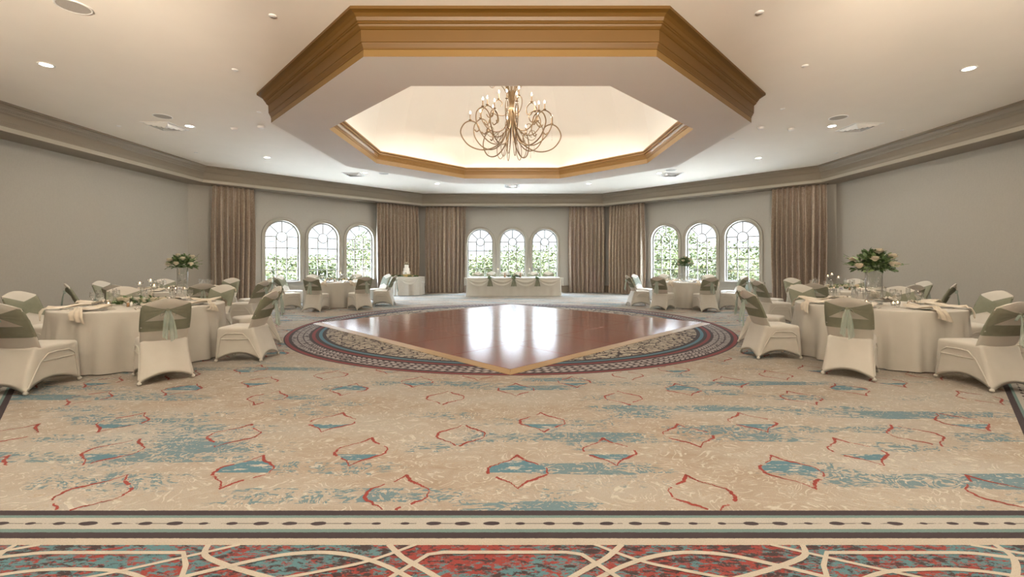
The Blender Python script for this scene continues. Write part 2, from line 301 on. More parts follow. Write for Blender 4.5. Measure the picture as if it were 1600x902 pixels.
# ------------------------------------------------------------------ mesh helpers
class MB:
    def __init__(s): s.v = []; s.f = []; s.mi = []; s.sm = []
    def add(s, vs, fs, mi=0, smooth=True):
        o = len(s.v); s.v += [tuple(v) for v in vs]
        for f in fs: s.f.append(tuple(i+o for i in f)); s.mi.append(mi); s.sm.append(smooth)
    def box(s, x0, x1, y0, y1, z0, z1, mi=0, mat=None):
        vs = [(x, y, z) for z in (z0, z1) for y in (y0, y1) for x in (x0, x1)]
        if mat: vs = [mat @ Vector(v) for v in vs]
        s.add(vs, [(0, 2, 3, 1), (4, 5, 7, 6), (0, 1, 5, 4), (2, 6, 7, 3), (0, 4, 6, 2), (1, 3, 7, 5)], mi, False)
    def grid(s, rows, closed_u=False, closed_v=False, mi=0, smooth=True, flip=False):
        n = len(rows[0]); m = len(rows); vs = [p for r in rows for p in r]; fs = []
        for j in range(m if closed_v else m-1):
            for i in range(n if closed_u else n-1):
                a = j*n+i; b = j*n+(i+1) % n; c = ((j+1) % m)*n+(i+1) % n; d = ((j+1) % m)*n+i
                fs.append((a, d, c, b) if flip else (a, b, c, d))
        s.add(vs, fs, mi, smooth)
    def lathe(s, prof, c=(0, 0, 0), n=24, mi=0, smooth=True, caps=True):
        rows = [[(c[0]+r*cos(2*PI*i/n), c[1]+r*sin(2*PI*i/n), c[2]+z) for i in range(n)] for r, z in prof]
        s.grid(rows, closed_u=True, mi=mi, smooth=smooth)
        if caps:
            for r, rev in ((rows[0], True), (rows[-1], False)):
                s.add(r, [tuple(range(n))[::-1] if rev else tuple(range(n))], mi, False)
    def tube(s, pts, rad, n=6, mi=0, closed=False):
        P = [Vector(p) for p in pts]; rows = []; up = None
        for i, p in enumerate(P):
            if closed: t = (P[(i+1) % len(P)]-P[i-1]).normalized()
            else: t = ((P[min(i+1, len(P)-1)])-P[max(i-1, 0)]).normalized()
            if up is None:
                up = Vector((0, 0, 1)) if abs(t.z) < 0.9 else Vector((1, 0, 0))
            sd = t.cross(up)
            if sd.length < 1e-5: sd = t.cross(Vector((0, 1, 0.1)))
            sd.normalize(); up = sd.cross(t).normalized()
            r = rad[i] if isinstance(rad, (list, tuple)) else rad
            rows.append([p+sd*(r*cos(2*PI*k/n))+up*(r*sin(2*PI*k/n)) for k in range(n)])
        s.grid(rows, closed_u=True, closed_v=closed, mi=mi, flip=True)
        if not closed:
            s.add(rows[0], [tuple(range(n))], mi); s.add(rows[-1], [tuple(range(n))[::-1]], mi)
    def ball(s, c, r, n=10, m=7, mi=0, jit=0.0):
        rx, ry, rz = r if isinstance(r, (tuple, list)) else (r, r, r)
        rows = []
        for j in range(1, m):
            ph = PI*j/m
            rows.append([(c[0]+rx*sin(ph)*cos(2*PI*i/n)*(1+R_.uniform(-jit, jit)), c[1]+ry*sin(ph)*sin(2*PI*i/n)*(1+R_.uniform(-jit, jit)), c[2]+rz*cos(ph)) for i in range(n)])
        s.grid(rows, closed_u=True, mi=mi, flip=True)
        s.add(rows[0]+[(c[0], c[1], c[2]+rz)], [(i, (i+1) % n, n) for i in range(n)], mi)
        s.add(rows[-1]+[(c[0], c[1], c[2]-rz)], [((i+1) % n, i, n) for i in range(n)], mi)
    def build(s, name, mats, parent=None):
        me = bpy.data.meshes.new(name); me.from_pydata(s.v, [], s.f)
        if not isinstance(mats, (list, tuple)): mats = [mats]
        for m in mats: me.materials.append(m)
        me.polygons.foreach_set('material_index', s.mi); me.polygons.foreach_set('use_smooth', s.sm)
        me.update()
        o = bpy.data.objects.new(name, me); COL.objects.link(o); o.parent = parent
        return o

def thing(name, label, cat, loc=(0, 0, 0), rz=0.0, group=None):
    o = bpy.data.objects.new(name, None); COL.objects.link(o); o.empty_display_size = 0.1
    o.location = loc; o.rotation_euler = (0, 0, rz)
    return tag(o, label, cat, group)
def tag(o, label, cat, group=None):
    o['label'] = label; o['category'] = cat
    if group: o['group'] = group
    return o
def struct(o, label=None):
    o['kind'] = 'structure'
    if label: o['label'] = label
    return o
def children(o): return [c for c in bpy.data.objects if c.parent == o]
KIDS = {}
def dup(root, loc, rz, label, group=None):
    if root.name not in KIDS: KIDS[root.name] = [(c, children(c)) for c in children(root)]
    r = root.copy(); COL.objects.link(r); r.location = loc; r.rotation_euler = (0, 0, rz); r['label'] = label
    if group: r['group'] = group
    for c, gs in KIDS[root.name]:
        k = c.copy(); COL.objects.link(k); k.parent = r
        for g_ in gs:
            d = g_.copy(); COL.objects.link(d); d.parent = k
    return r
class Stamp:
    """first placement moves the prototype itself, later ones copy it"""
    def __init__(s, root): s.root = root; s.used = False
    def put(s, loc, rz, label, group=None):
        if not s.used:
            s.used = True; o = s.root; o.location = loc; o.rotation_euler = (0, 0, rz); o['label'] = label
            if group: o['group'] = group
            if o.name not in KIDS: KIDS[o.name] = [(c, children(c)) for c in children(o)]
            return o
        return dup(s.root, loc, rz, label, group)

# ------------------------------------------------------------------ room shell (regular octagon)
T8 = math.tan(PI/8)
RW, ZC = 10.01, 4.25
def octo(R, z, k0=0):
    rc = R/cos(PI/8)
    return [(rc*cos(PI/8+k*PI/4), CY+rc*sin(PI/8+k*PI/4), z) for k in range(8)]
def sweep_oct(prof, flip=False, mi=0):
    m = MB()
    for (r0, z0), (r1, z1) in zip(prof[:-1], prof[1:]):
        m.grid([octo(r0, z0), octo(r1, z1)], closed_u=True, smooth=False, flip=flip, mi=mi)
    return m
def ring(m, Ro, Ri, z, flip, mi=0): m.grid([octo(Ro, z), octo(Ri, z)], closed_u=True, smooth=False, flip=flip, mi=mi)

# floor: one mesh, pattern woven into it
fl = MB()
fl.add(octo(RW+0.02, 0.0), [tuple(range(8))], 0, False)
ZP = 0.0012
def border_e(x, y): return max(CY-7.008-y, (abs(x)-y+CY)*0.70711-7.04)
SH = [(0, 1), (.07, .88), (.14, .80), (.25, .66), (.38, .57), (.50, .52), (.60, .47), (.68, .38), (.80, .33), (.93, .25), (1.0, .12), (.97, 0.0)]
SH = SH + [(x, -y) for x, y in SH[::-1][1:]]
OUT = SH + [(-x, y) for x, y in SH[::-1][1:-1]]
def dens(pts, k=3):
    o = []
    for i in range(len(pts)):
        a, b = pts[i], pts[(i+1) % len(pts)]
        for j in range(k): o.append((a[0]+(b[0]-a[0])*j/k, a[1]+(b[1]-a[1])*j/k))
    return o
def cartouche(cx, cy, fill):
    far = cy > 7
    k = 1 if far else 4
    hw, hh = 0.184*R_.uniform(.96, 1.04), 0.228*R_.uniform(.97, 1.03)
    P = [(cx+hw*u+R_.uniform(-.0035, .0035), cy+hh*v+R_.uniform(-.0035, .0035)) for u, v in dens(OUT, k)]
    n = len(P); ph = R_.uniform(0, 6.28)
    L, Rr = [], []
    for i in range(n):
        a, b = P[i-1], P[(i+1) % n]; t = Vector((b[0]-a[0], b[1]-a[1])); t.normalize(); nx, ny = -t.y, t.x
        wd = 0.0072+0.0034*sin(i*2*PI/n*3+ph)+R_.uniform(-.0015, .0015)
        if cy > 6: wd += 0.002
        L.append((P[i][0]+nx*wd, P[i][1]+ny*wd)); Rr.append((P[i][0]-nx*wd, P[i][1]-ny*wd))
    g0 = R_.randrange(n); glen = max(1, n//18) if not far else 0
    gaps = {(g0+j) % n for j in range(glen)} | {(g0+n//2+j) % n for j in range(glen)}
    for i in range(n):
        j = (i+1) % n
        if i in gaps or border_e(*P[i]) > -0.005 or math.hypot(P[i][0], P[i][1]-9.558) < 4.44: continue
        fl.add([(*L[i], ZP), (*L[j], ZP), (*Rr[j], ZP), (*Rr[i], ZP)], [(0, 1, 2, 3)], 1, False)
    if fill:
        q = [(cx+hw*.95*u, cy+hh*.95*v) for u, v in OUT]
        for i in range(len(SH)-1):
            (u0, v0), (u1, v1) = SH[i], SH[i+1]
            if (fill == 'top' and (min(v0, v1) < -0.14 or max(v0, v1) > .68)) or (fill == 'low' and (max(v0, v1) > -0.2 or min(v0, v1) < -.7)): continue
            a = [(cx-hw*.95*u0, cy+hh*.95*v0), (cx+hw*.95*u0, cy+hh*.95*v0), (cx+hw*.95*u1, cy+hh*.95*v1), (cx-hw*.95*u1, cy+hh*.95*v1)]
            if any(border_e(*p) > -0.005 or math.hypot(p[0], p[1]-9.558) < 4.44 for p in a): continue
            if u0 == 0: a = a[1:]
            elif u1 == 0: a = a[:3]
            fl.add([(*p, ZP*0.6) for p in a], [tuple(range(len(a)))], 2, False)
TX, TY = 1.75, 1.788
for j in range(-1, 10):
    for i in range(-7, 8):
        for (x, y, fll) in ((-.63, 2.515, None), (.065, 2.795, 'top'), (.715, 3.087, 'low'), (-.365, 3.373, None), (.28, 3.65, 'low')):
            cx, cy = x+i*TX, y+j*TY
            if abs(cx) > 9.6 or cy > 18.9 or border_e(cx, cy) > 0.2 or math.hypot(cx, cy-9.558) < 4.3: continue
            if abs(cx)+abs(cy-CY) > 13.6: continue
            if cy > 15.5: continue
            cartouche(cx, cy, fll if cy < 12 else None)
def gp(u, v): Y_ = F_PX*CAMH/(v-HZ); return ((u-VX)/F_PX*Y_+0.038, Y_)
def catmull(P, k=6):
    o = []
    for i in range(len(P)-1):
        p0, p1, p2, p3 = P[max(i-1, 0)], P[i], P[i+1], P[min(i+2, len(P)-1)]
        for j in range(k):
            t = j/k
            o.append(tuple(0.5*((2*p1[c])+(-p0[c]+p2[c])*t+(2*p0[c]-5*p1[c]+4*p2[c]-p3[c])*t*t+(-p0[c]+3*p1[c]-3*p2[c]+p3[c])*t**3) for c in range(len(p1))))
    o.append(tuple(P[-1])); return o
def fribbon(P, wd, smooth=True, z=ZP):
    if smooth: P = catmull(P, 6)
    n = len(P); L, Rr = [], []
    for i in range(n):
        a, b = P[max(i-1, 0)], P[min(i+1, n-1)]; t = Vector((b[0]-a[0], b[1]-a[1])); t.normalize(); nx, ny = -t.y, t.x
        q = wd*R_.uniform(.94, 1.06)/2; L.append((P[i][0]+nx*q, P[i][1]+ny*q)); Rr.append((P[i][0]-nx*q, P[i][1]-ny*q))
    for i in range(n-1):
        fl.add([(*L[i], z), (*L[i+1], z), (*Rr[i+1], z), (*Rr[i], z)], [(0, 1, 2, 3)], 3, False)
# strapwork of the foyer carpet in world metres (half pattern, repeated and mirrored about x = 0)
Y0 = 2.062
straps = [([(-2.31, Y0), (-2.29, 1.97), (-2.16, 1.85), (-1.95, 1.72)], .026, True),
          ([(-2.19, Y0), (-2.02+-.38, 1.99), (-2.75, 1.90), (-3.1, 1.80)], .020, True),
          ([(-2.62, 1.90), (-2.15, 2.0), (-2.08, 2.005), (-1.475, 2.005), (-1.40, 1.92), (-1.30, 1.72)], .022, False),
          ([(-2.35, 1.80), (-2.05, 1.885), (-1.80, 1.895), (-1.60, 1.87), (-1.38, 1.78)], .020, True),
          ([(-1.40, Y0), (-1.36, 1.985), (-1.22, 1.92), (-1.06, 1.865), (-.85, 1.80)], .026, True),
          ([(-1.25, Y0), (-1.48, 1.96), (-1.72, 1.86), (-2.0, 1.76)], .018, True),
          ([(-1.42, 1.82), (-1.22, 1.91), (-1.02, 1.985), (-.84, 2.005), (-.68, 1.98), (-.52, 1.915), (-.38, 1.83)], .024, True),
          ([(-.55, Y0), (-.46, 1.97), (-.36, 1.90), (-.22, 1.80)], .026, True),
          ([(-.42, Y0), (-.60, 1.95), (-.80, 1.88), (-1.05, 1.81)], .018, True),
          ([(-.52, 1.80), (-.35, 1.99), (-.28, 2.005), (0.0, 2.005)], .022, False)]
SC = [0]
for P, wd, smo in straps:
    for dx in (0.0, -2.5):
        for sgn in (1, -1):
            Q = [((x+dx)*sgn, y) for x, y in P]
            SC[0] += 1; fribbon(Q, wd, smo, ZP+.00006*SC[0])
struct(fl.build('floor', [M['carpet'], M['red_wool'], M['blue_wool'], M['cream_wool']]), 'patterned beige carpet with red outlines and blue smears')

# walls ---------------------------------------------------------------
WINW, WINSP, ZSILL, ZSPR = 1.13, 1.43, 0.655, 2.235
def wall_frame(ang):
    """ang: outward direction. returns fn(s, z, d) -> point; s to the right seen from inside, d inward from wall"""
    n = Vector((cos(ang), sin(ang), 0)); t = Vector((sin(ang), -cos(ang), 0))
    def P(s, z, d=0.0): return Vector((0, CY, 0))+n*(RW-d)+t*s+Vector((0, 0, z))
    return P
def arch(w_, zs, zt, n=20, grow=0.0):
    """closed loop (s,z): sill level up to spring, arch, down"""
    h = w_/2+grow
    pts = [(-h, zs-grow), (h, zs-grow), (h, zt)]
    pts += [(h*cos(PI*i/n), zt+h*sin(PI*i/n)) for i in range(1, n)]
    pts += [(-h, zt)]
    return pts
WALLS = {'wall_back': 90, 'wall_back_left': 135, 'wall_back_right': 45, 'wall_left': 180, 'wall_right': 0, 'wall_front_left': 225, 'wall_front_right': 315, 'wall_front': 270}
hw = RW*T8
WN = [0]
def make_window(P, s0, lab):
    WN[0] += 1
    root = bpy.data.objects.new('window_%d' % WN[0], None); COL.objects.link(root); struct(root, lab); root.location = P(s0, 0, 0)
    off = Vector(root.location)
    Q = lambda s, z, d: P(s0+s, z, d)-off
    # jamb
    m = MB(); A = arch(WINW, ZSILL, ZSPR)
    m.grid([[Q(s, z, 0.0) for s, z in A], [Q(s, z, -0.20) for s, z in A]], closed_u=True, smooth=False)
    m.build('window_jamb', M['casing'], root)
    # casing: moulded architrave
    m = MB(); n = 24
    def path(gr):
        h = WINW/2+gr
        return [(h, ZSILL)]+[(h, ZSPR)]+[(h*cos(PI*i/n), ZSPR+h*sin(PI*i/n)) for i in range(1, n)]+[(-h, ZSPR), (-h, ZSILL)]
    prof = [(0.0, 0.0), (0.0, 0.030), (0.02, 0.036), (0.035, 0.026), (0.085, 0.030), (0.10, 0.048), (0.115, 0.048), (0.12, 0.0)]
    m.grid([[Q(s, z, d) for s, z in path(gr)] for gr, d in prof], smooth=False)
    m.build('window_casing', M['casing'], root)
    # sash bars
    m = MB(); D0, D1 = -0.15, -0.115
    def bar(a, b, wd=0.034):
        a, b = Vector(a), Vector(b); t = (b-a).normalized(); nn = Vector((-t.y, t.x))*wd/2
        c = [a+nn, b+nn, b-nn, a-nn]
        vs = [Q(p.x, p.y, D0) for p in c]+[Q(p.x, p.y, D1) for p in c]
        m.add(vs, [(0, 1, 2, 3), (7, 6, 5, 4), (0, 4, 5, 1), (1, 5, 6, 2), (2, 6, 7, 3), (3, 7, 4, 0)], 0, False)
    h = WINW/2; rc = 0.178
    for x in (-rc, rc): bar((x, ZSILL), (x, ZSPR-0.02))
    for z in (ZSPR-0.395*1, ZSPR-0.395*2, ZSPR-0.395*3): bar((-h, z), (h, z))
    bar((-h, ZSPR), (-rc, ZSPR)); bar((rc, ZSPR), (h, ZSPR))
    for a in (45, 90, 135):
        a = math.radians(a); bar((rc*cos(a), ZSPR+rc*sin(a)), (h*cos(a), ZSPR+h*sin(a)))
    N = 28
    for i in range(N):
        a, b = 2*PI*i/N, 2*PI*(i+1)/N; bar((rc*cos(a), ZSPR+rc*sin(a)), (rc*cos(b), ZSPR+rc*sin(b)))
    A2 = arch(WINW, ZSILL, ZSPR, 24, -0.018)
    for i in range(len(A2)): bar(A2[i], A2[(i+1) % len(A2)], 0.05)
    m.build('muntins', M['muntin'], root)
    m = MB(); A = arch(WINW, ZSILL, ZSPR); m.add([Q(s, z, -0.135) for s, z in A], [tuple(range(len(A)))], 0, False)
    m.build('window_pane', M['pane'], root)
    # daylight portal
    L = bpy.data.lights.new('portal', 'AREA'); L.shape = 'RECTANGLE'; L.size = WINW; L.size_y = 2.2
    try: L.cycles.is_portal = True
    except Exception: pass
    lo = bpy.data.objects.new('daylight_portal', L); COL.objects.link(lo)
    inward = (P(0, 0, 1)-P(0, 0, 0)).normalized()
    lo.location = P(s0, 1.75, -0.19)
    lo.rotation_euler = inward.to_track_quat('-Z', 'Z').to_euler()
pos_words = {'wall_back': 'back', 'wall_back_left': 'back left', 'wall_back_right': 'back right'}
tn = [3]
for nm, deg in WALLS.items():
    P = wall_frame(math.radians(deg)); m = MB()
    outer = [(-hw, 0), (hw, 0), (hw, ZC+0.02), (-hw, ZC+0.02)]
    holes = []
    if nm in pos_words:
        holes = [[(s+c, z) for s, z in arch(WINW, ZSILL, ZSPR)] for c in (-WINSP, 0, WINSP)]
    if nm == 'wall_front': holes = [[(-hw+.5, 0.001), (hw-.5, 0.001), (hw-.5, 4.12), (-hw+.5, 4.12)]]
    loops = [outer]+holes; flat = [p for l in loops for p in l]
    tris = tessellate_polygon([[Vector((s, z, 0)) for s, z in l] for l in loops])
    m.add([P(s, z) for s, z in flat], [tuple(t) for t in tris], 0, False)
    # a second skin outside gives the wall its thickness
    struct(m.build(nm, M['wall']), 'beige linen textured wall')
    # baseboard
    b = MB(); pr = [(0, 0.0), (0.022, 0.0), (0.022, 0.255), (0.03, 0.262), (0.03, 0.285), (0.018, 0.30), (0.0, 0.30)]
    if nm == 'wall_front':
        for a_, c_ in ((-hw, -hw+.5), (hw-.5, hw)): b.grid([[P(a_, z, d), P(c_, z, d)] for d, z in pr], smooth=False)
    else: b.grid([[P(-hw, z, d), P(hw, z, d)] for d, z in pr], smooth=False)
    struct(b.build(nm.replace('wall', 'baseboard'), M['trim']), 'tall painted baseboard')
    if nm in pos_words:
        s_ = MB(); a, c = -WINSP-WINW/2-0.18, WINSP+WINW/2+0.18
        def lb(z0, z1, d0, d1, a=a, c=c):
            vs = [P(s, z, d) for z in (z0, z1) for d in (d0, d1) for s in (a, c)]
            s_.add(vs, [(0, 2, 3, 1), (4, 5, 7, 6), (0, 1, 5, 4), (2, 6, 7, 3), (0, 4, 6, 2), (1, 3, 7, 5)], 0, False)
        lb(ZSILL-0.045, ZSILL+0.002, -0.02, 0.095); lb(ZSILL-0.075, ZSILL-0.045, 0.0, 0.05); lb(ZSILL-0.20, ZSILL-0.075, 0.0, 0.025, a+.05, c-.05)
        lb(ZSILL-0.225, ZSILL-0.20, 0.0, 0.035, a+.05, c-.05)
        tn[0] += 1
        struct(s_.build('trim_%d' % tn[0], M['casing']), 'painted sill ledge under the three %s windows' % pos_words[nm])
        for k, c in enumerate((-WINSP, 0, WINSP)):
            make_window(P, c, '%s arched window on the %s wall' % (('left', 'middle', 'right')[k], pos_words[nm]))

# foyer behind the camera, seen through the wide opening in the front wall
FY0, FY1, FX = CY-RW, -8.5, 6.5
m = MB(); m.add([(-FX, FY1, 0), (FX, FY1, 0), (FX, FY0, 0), (-FX, FY0, 0)], [(0, 1, 2, 3)], 0, False); struct(m.build('floor_foyer', M['carpet']))
m = MB(); m.add([(-FX, FY1, ZC), (FX, FY1, ZC), (FX, FY0, ZC), (-FX, FY0, ZC)], [(3, 2, 1, 0)], 0, False); struct(m.build('ceiling_foyer', M['ceiling']))
m = MB(); m.add([(-FX, FY0, 0), (-FX, FY1, 0), (FX, FY1, 0), (FX, FY0, 0), (-FX, FY0, ZC), (-FX, FY1, ZC), (FX, FY1, ZC), (FX, FY0, ZC)], [(0, 1, 5, 4), (1, 2, 6, 5), (2, 3, 7, 6)], 0, False)
for sg in (-1, 1): m.add([(sg*FX, FY0-.002, 0), (sg*hw, FY0-.002, 0), (sg*hw, FY0-.002, ZC), (sg*FX, FY0-.002, ZC)], [(0, 1, 2, 3)], 0, False)
struct(m.build('wall_foyer', M['wall']))
M['shade'] = emit('added_globe_glow', (1.0, 0.80, 0.58), 4)
for sg, nm in ((-1, 'left'), (1, 'right')):  # unseen globe lamps added as fill light for the room
    t = thing('added_globe_lamp', 'added white globe fill lamp in the unseen foyer, %s one' % nm, 'lamp', (sg*2.6, -3.2, 2.75), 0, 'added foyer fill globes')
    m = MB(); m.ball((0, 0, 0), .22, 20, 12); m.build('globe', M['shade'], t)
    m = MB(); m.tube([(0, 0, .22), (0, 0, 1.5)], .012, 8); m.lathe([(.07, 1.44), (.07, 1.5)], n=16); m.build('stem', M['dark'], t)
    L = bpy.data.lights.new('globe_fill', 'POINT'); L.energy = FOYER_FILL_W; L.shadow_soft_size = .26; L.color = (1.0, 0.93, 0.85)
    o = bpy.data.objects.new('globe_fill', L); COL.objects.link(o); o.location = (sg*2.6, -3.2, 2.75)

for k, (x, y) in enumerate(((-3.1, -1.5), (3.1, -1.5), (-1.5, -4.2), (1.5, -4.2))):  # unseen uplighters added to brighten the ceiling
    t = thing('added_uplighter', 'added bronze fill uplighter in the unseen foyer, %s' % ('far left', 'far right', 'centre left', 'centre right')[k], 'floor lamp', (x, y, 0), 0, 'added foyer fill uplights')
    m = MB(); m.lathe([(.001, 0), (.15, 0), (.15, .02), (.03, .04), (.012, .06), (.012, 1.72), (.03, 1.75)], n=20, caps=False); m.build('stand', M['bronze'], t)
    m = MB(); m.lathe([(.03, 1.75), (.10, 1.78), (.17, 1.86), (.165, 1.865), (.095, 1.79), (.001, 1.77)], n=24, caps=False); m.build('bowl', M['bronze'], t)
    L = bpy.data.lights.new('uplighter_fill', 'SPOT'); L.energy = UPLIGHT_FILL_W; L.spot_size = math.radians(84); L.spot_blend = .5; L.shadow_soft_size = .1; L.color = (1.0, 0.86, 0.69)
    o = bpy.data.objects.new('uplighter_fill', L); COL.objects.link(o); o.location = (x, y, 1.9)
    o.rotation_euler = Vector((x*(.27 if abs(x) > 2 else -.1), 1.0, .95)).to_track_quat('-Z', 'Z').to_euler()

# ceiling, cornice, tray, dome ------------------------------------------
m = MB(); ring(m, RW, 4.3, ZC, False); struct(m.build('ceiling', M['ceiling']), 'smooth beige plaster ceiling around the tray')
PROF = [(.203, .486), (.203, .452), (.176, .446), (.150, .437), (.118, .408), (.104, .372), (.092, .366), (.092, .352), (.078, .346), (.072, .322), (.050, .300), (.040, .296), (.036, .160), (.028, .156), (.026, .142), (.006, .104), (.006, .088), (.0, .084), (.0, .0)]
# room cornice: flares inward towards the ceiling
R0 = 9.357; m = MB(); sc = .79
for (d0, z0), (d1, z1) in zip(PROF[:-1], PROF[1:]):
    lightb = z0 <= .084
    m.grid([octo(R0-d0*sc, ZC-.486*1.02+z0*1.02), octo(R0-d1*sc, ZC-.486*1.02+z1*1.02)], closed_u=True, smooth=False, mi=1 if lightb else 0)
ring(m, RW, R0, ZC-.496, False, 0)
struct(m.build('trim_1', [M['trim'], M['trim_light']]), 'taupe cornice running round the room below the ceiling')
# tray outer crown
R1, ZB = 4.185, 3.764; m = MB()
for (d0, z0), (d1, z1) in zip(PROF[:-1], PROF[1:]):
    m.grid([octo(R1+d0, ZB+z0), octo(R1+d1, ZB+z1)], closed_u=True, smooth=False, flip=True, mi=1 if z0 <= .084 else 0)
struct(m.build('trim_2', [M['ochre'], M['ochre_light']]), 'crown moulding coloured with a warm ochre cast, round the dropped octagonal tray')
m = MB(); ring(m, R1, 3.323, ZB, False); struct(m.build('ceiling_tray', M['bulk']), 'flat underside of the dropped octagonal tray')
# inner cove trim
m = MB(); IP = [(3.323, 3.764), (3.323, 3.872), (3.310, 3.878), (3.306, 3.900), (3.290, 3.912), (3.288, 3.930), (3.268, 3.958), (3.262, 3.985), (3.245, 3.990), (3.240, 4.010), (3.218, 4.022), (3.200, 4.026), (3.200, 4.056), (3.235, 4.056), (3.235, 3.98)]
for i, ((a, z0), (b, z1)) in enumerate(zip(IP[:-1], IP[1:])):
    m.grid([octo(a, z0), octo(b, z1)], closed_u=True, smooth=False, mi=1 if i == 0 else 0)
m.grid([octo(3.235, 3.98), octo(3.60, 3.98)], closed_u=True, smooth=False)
struct(m.build('trim_3', [M['cove_lit'], M['cove_lit_fascia']]), 'ochre moulding, cove glow in its colour, round the inside of the dome opening')
# dome of flat gores
m = MB(); NG = 24; rows = []
RD = 3.66
for j in range(19):
    a = PI/2*j/18
    r, z = RD*cos(a), 3.97+RD*1.02*sin(a)
    rows.append((max(r, .02), z))
for k in range(NG):
    a0, a1 = 2*PI*(k+.5)/NG, 2*PI*(k+1.5)/NG
    m.grid([[(r*cos(a0), CY+r*sin(a0), z), (r*cos((a0+a1)/2)*.997, CY+r*sin((a0+a1)/2)*.997, z), (r*cos(a1), CY+r*sin(a1), z)] for r, z in rows], smooth=True, flip=True)
struct(m.build('ceiling_dome', M['dome']), 'cream gored dome glowing above the tray')
m = MB()
rr_ = 3.42
m.grid([octo(3.36, 4.0), octo(3.42, 4.0)], closed_u=True, smooth=False, flip=True); m.grid([octo(3.42, 4.0), octo(3.42, 3.985)], closed_u=True, smooth=False, flip=True); m.grid([octo(3.36, 3.985), octo(3.36, 4.0)], closed_u=True, smooth=False, flip=True)
tag(m.build('cove_light', M['cove']), 'warm cove light strip hidden behind the dome opening moulding', 'light')

# ------------------------------------------------------------------ ceiling fixtures
def cp(u, v): Y_ = F_PX*(ZC-CAMH)/(HZ-v); return ((u-VX)/F_PX*Y_+0.038, Y_)
dl = thing('downlight', '', 'light')
m = MB(); m.lathe([(.098, -.001), (.098, -.008), (.085, -.012), (.068, -.004), (.066, 0.0)], n=28, caps=False); m.build('trim_ring', M['white_plastic'], dl)
m = MB(); m.lathe([(.001, -.0035), (.067, -.0035)], n=24, caps=False); m.build('lens', M['lamp'], dl)
DL = Stamp(dl)
spots = [(72, 101, 'nearest the left edge'), (1514, 107, 'nearest the right edge'), (296, 197, 'beside the left diffuser'), (1300, 197, 'beside the right diffuser'),
         (417, 246, 'left of the tray'), (1185, 247, 'right of the tray'), (570, 270, 'beside the diffuser left of centre'), (1030, 270.5, 'beside the diffuser right of centre'),
         (683, 287, 'far side, left of centre'), (920, 287, 'far side, right of centre'), (803, 289.3, 'far side, on the centre line')]
def lamp_spot(x, y, k=1.0):
    L = bpy.data.lights.new('downlight_beam', 'AREA'); L.energy = DOWNLIGHT_W*k; L.shape = 'DISK'; L.size = 0.13
    L.color = (1.0, 0.88, 0.72)
    o = bpy.data.objects.new('downlight_beam', L); COL.objects.link(o); o.location = (x, y, ZC-0.03)
for u, v, wd in spots:
    x, y = cp(u, v); DL.put((x, y, ZC), 0, 'small round recessed ceiling downlight, lit, '+wd, 'ceiling downlights'); lamp_spot(x, y)
for x, y, wd in ((-6.9, 3.3, 'outermost left'), (6.9, 3.3, 'outermost right'), (-4.8, 1.2, 'second row left'), (4.8, 1.2, 'second row right'), (-2.0, 0.9, 'nearest row left'), (2.0, 0.9, 'nearest row right'), (0.0, 3.2, 'centre before the tray'), (-2.8, 3.4, 'left before the tray'), (2.8, 3.4, 'right before the tray')):  # unseen downlights continuing the rows overhead, added as fill light
    if abs(x) < 3 and y > 3: x, y = x*1.0, 2.9
    DL.put((x, y, ZC), 0, 'added round recessed ceiling downlight, unseen above the frame, '+wd, 'added ceiling downlights overhead'); lamp_spot(x, y, 0.8)
# round speakers
sp = thing('ceiling_speaker', '', 'speaker')
m = MB(); m.lathe([(.165, 0), (.165, -.008), (.150, -.012), (.146, -.008)], n=36, caps=False); m.build('rim', M['white_plastic'], sp)
m = MB(); m.lathe([(.001, -.009), (.1, -.009), (.147, -.008)], n=36, caps=False); m.build('grille', M['grille'], sp)
SP = Stamp(sp)
for u, v, wd in ((115, 10, 'top left near the camera'), (254, 181.5, 'left, above the left diffuser'), (1310, 183.5, 'right, above the right diffuser'), (600, 271, 'far side, left of centre'), (1048, 266, 'far side, right of centre')):
    x, y = cp(u, v); SP.put((x, y, ZC), 0, 'round ceiling speaker with grey grille, '+wd, 'ceiling speakers')
# square diffusers
vt = thing('air_diffuser', '', 'vent')
m = MB()
def frus(r0, z0, r1, z1, mi=0):
    m.grid([[(-r0, -r0, z0), (r0, -r0, z0), (r0, r0, z0), (-r0, r0, z0)], [(-r1, -r1, z1), (r1, -r1, z1), (r1, r1, z1), (-r1, r1, z1)]], closed_u=True, smooth=False, mi=mi)
frus(.30, 0, .30, -.008); frus(.30, -.008, .27, -.010); frus(.27, -.010, .262, -.0005)
m.build('frame', M['white_plastic'], vt)
for r in (.25, .19, .13, .07):
    m = MB(); frus(r, -.004, r-.045, -.045); frus(r-.045, -.045, r-.052, -.040); m.build('louver', M['white_plastic'], vt)
m = MB(); m.box(-.262, .262, -.262, .262, -.003, -.001); m.build('duct_opening', M['dark'], vt)
VT = Stamp(vt)
for u, v, wd in ((258, 197, 'left side'), (1342, 198.5, 'right side'), (553, 272.5, 'far side, left of centre'), (1049, 272.5, 'far side, right of centre'), (800, 290.5, 'far side, centre')):
    x, y = cp(u, v); VT.put((x, y, ZC), 0, 'square louvred air diffuser in the ceiling, '+wd, 'ceiling diffusers')
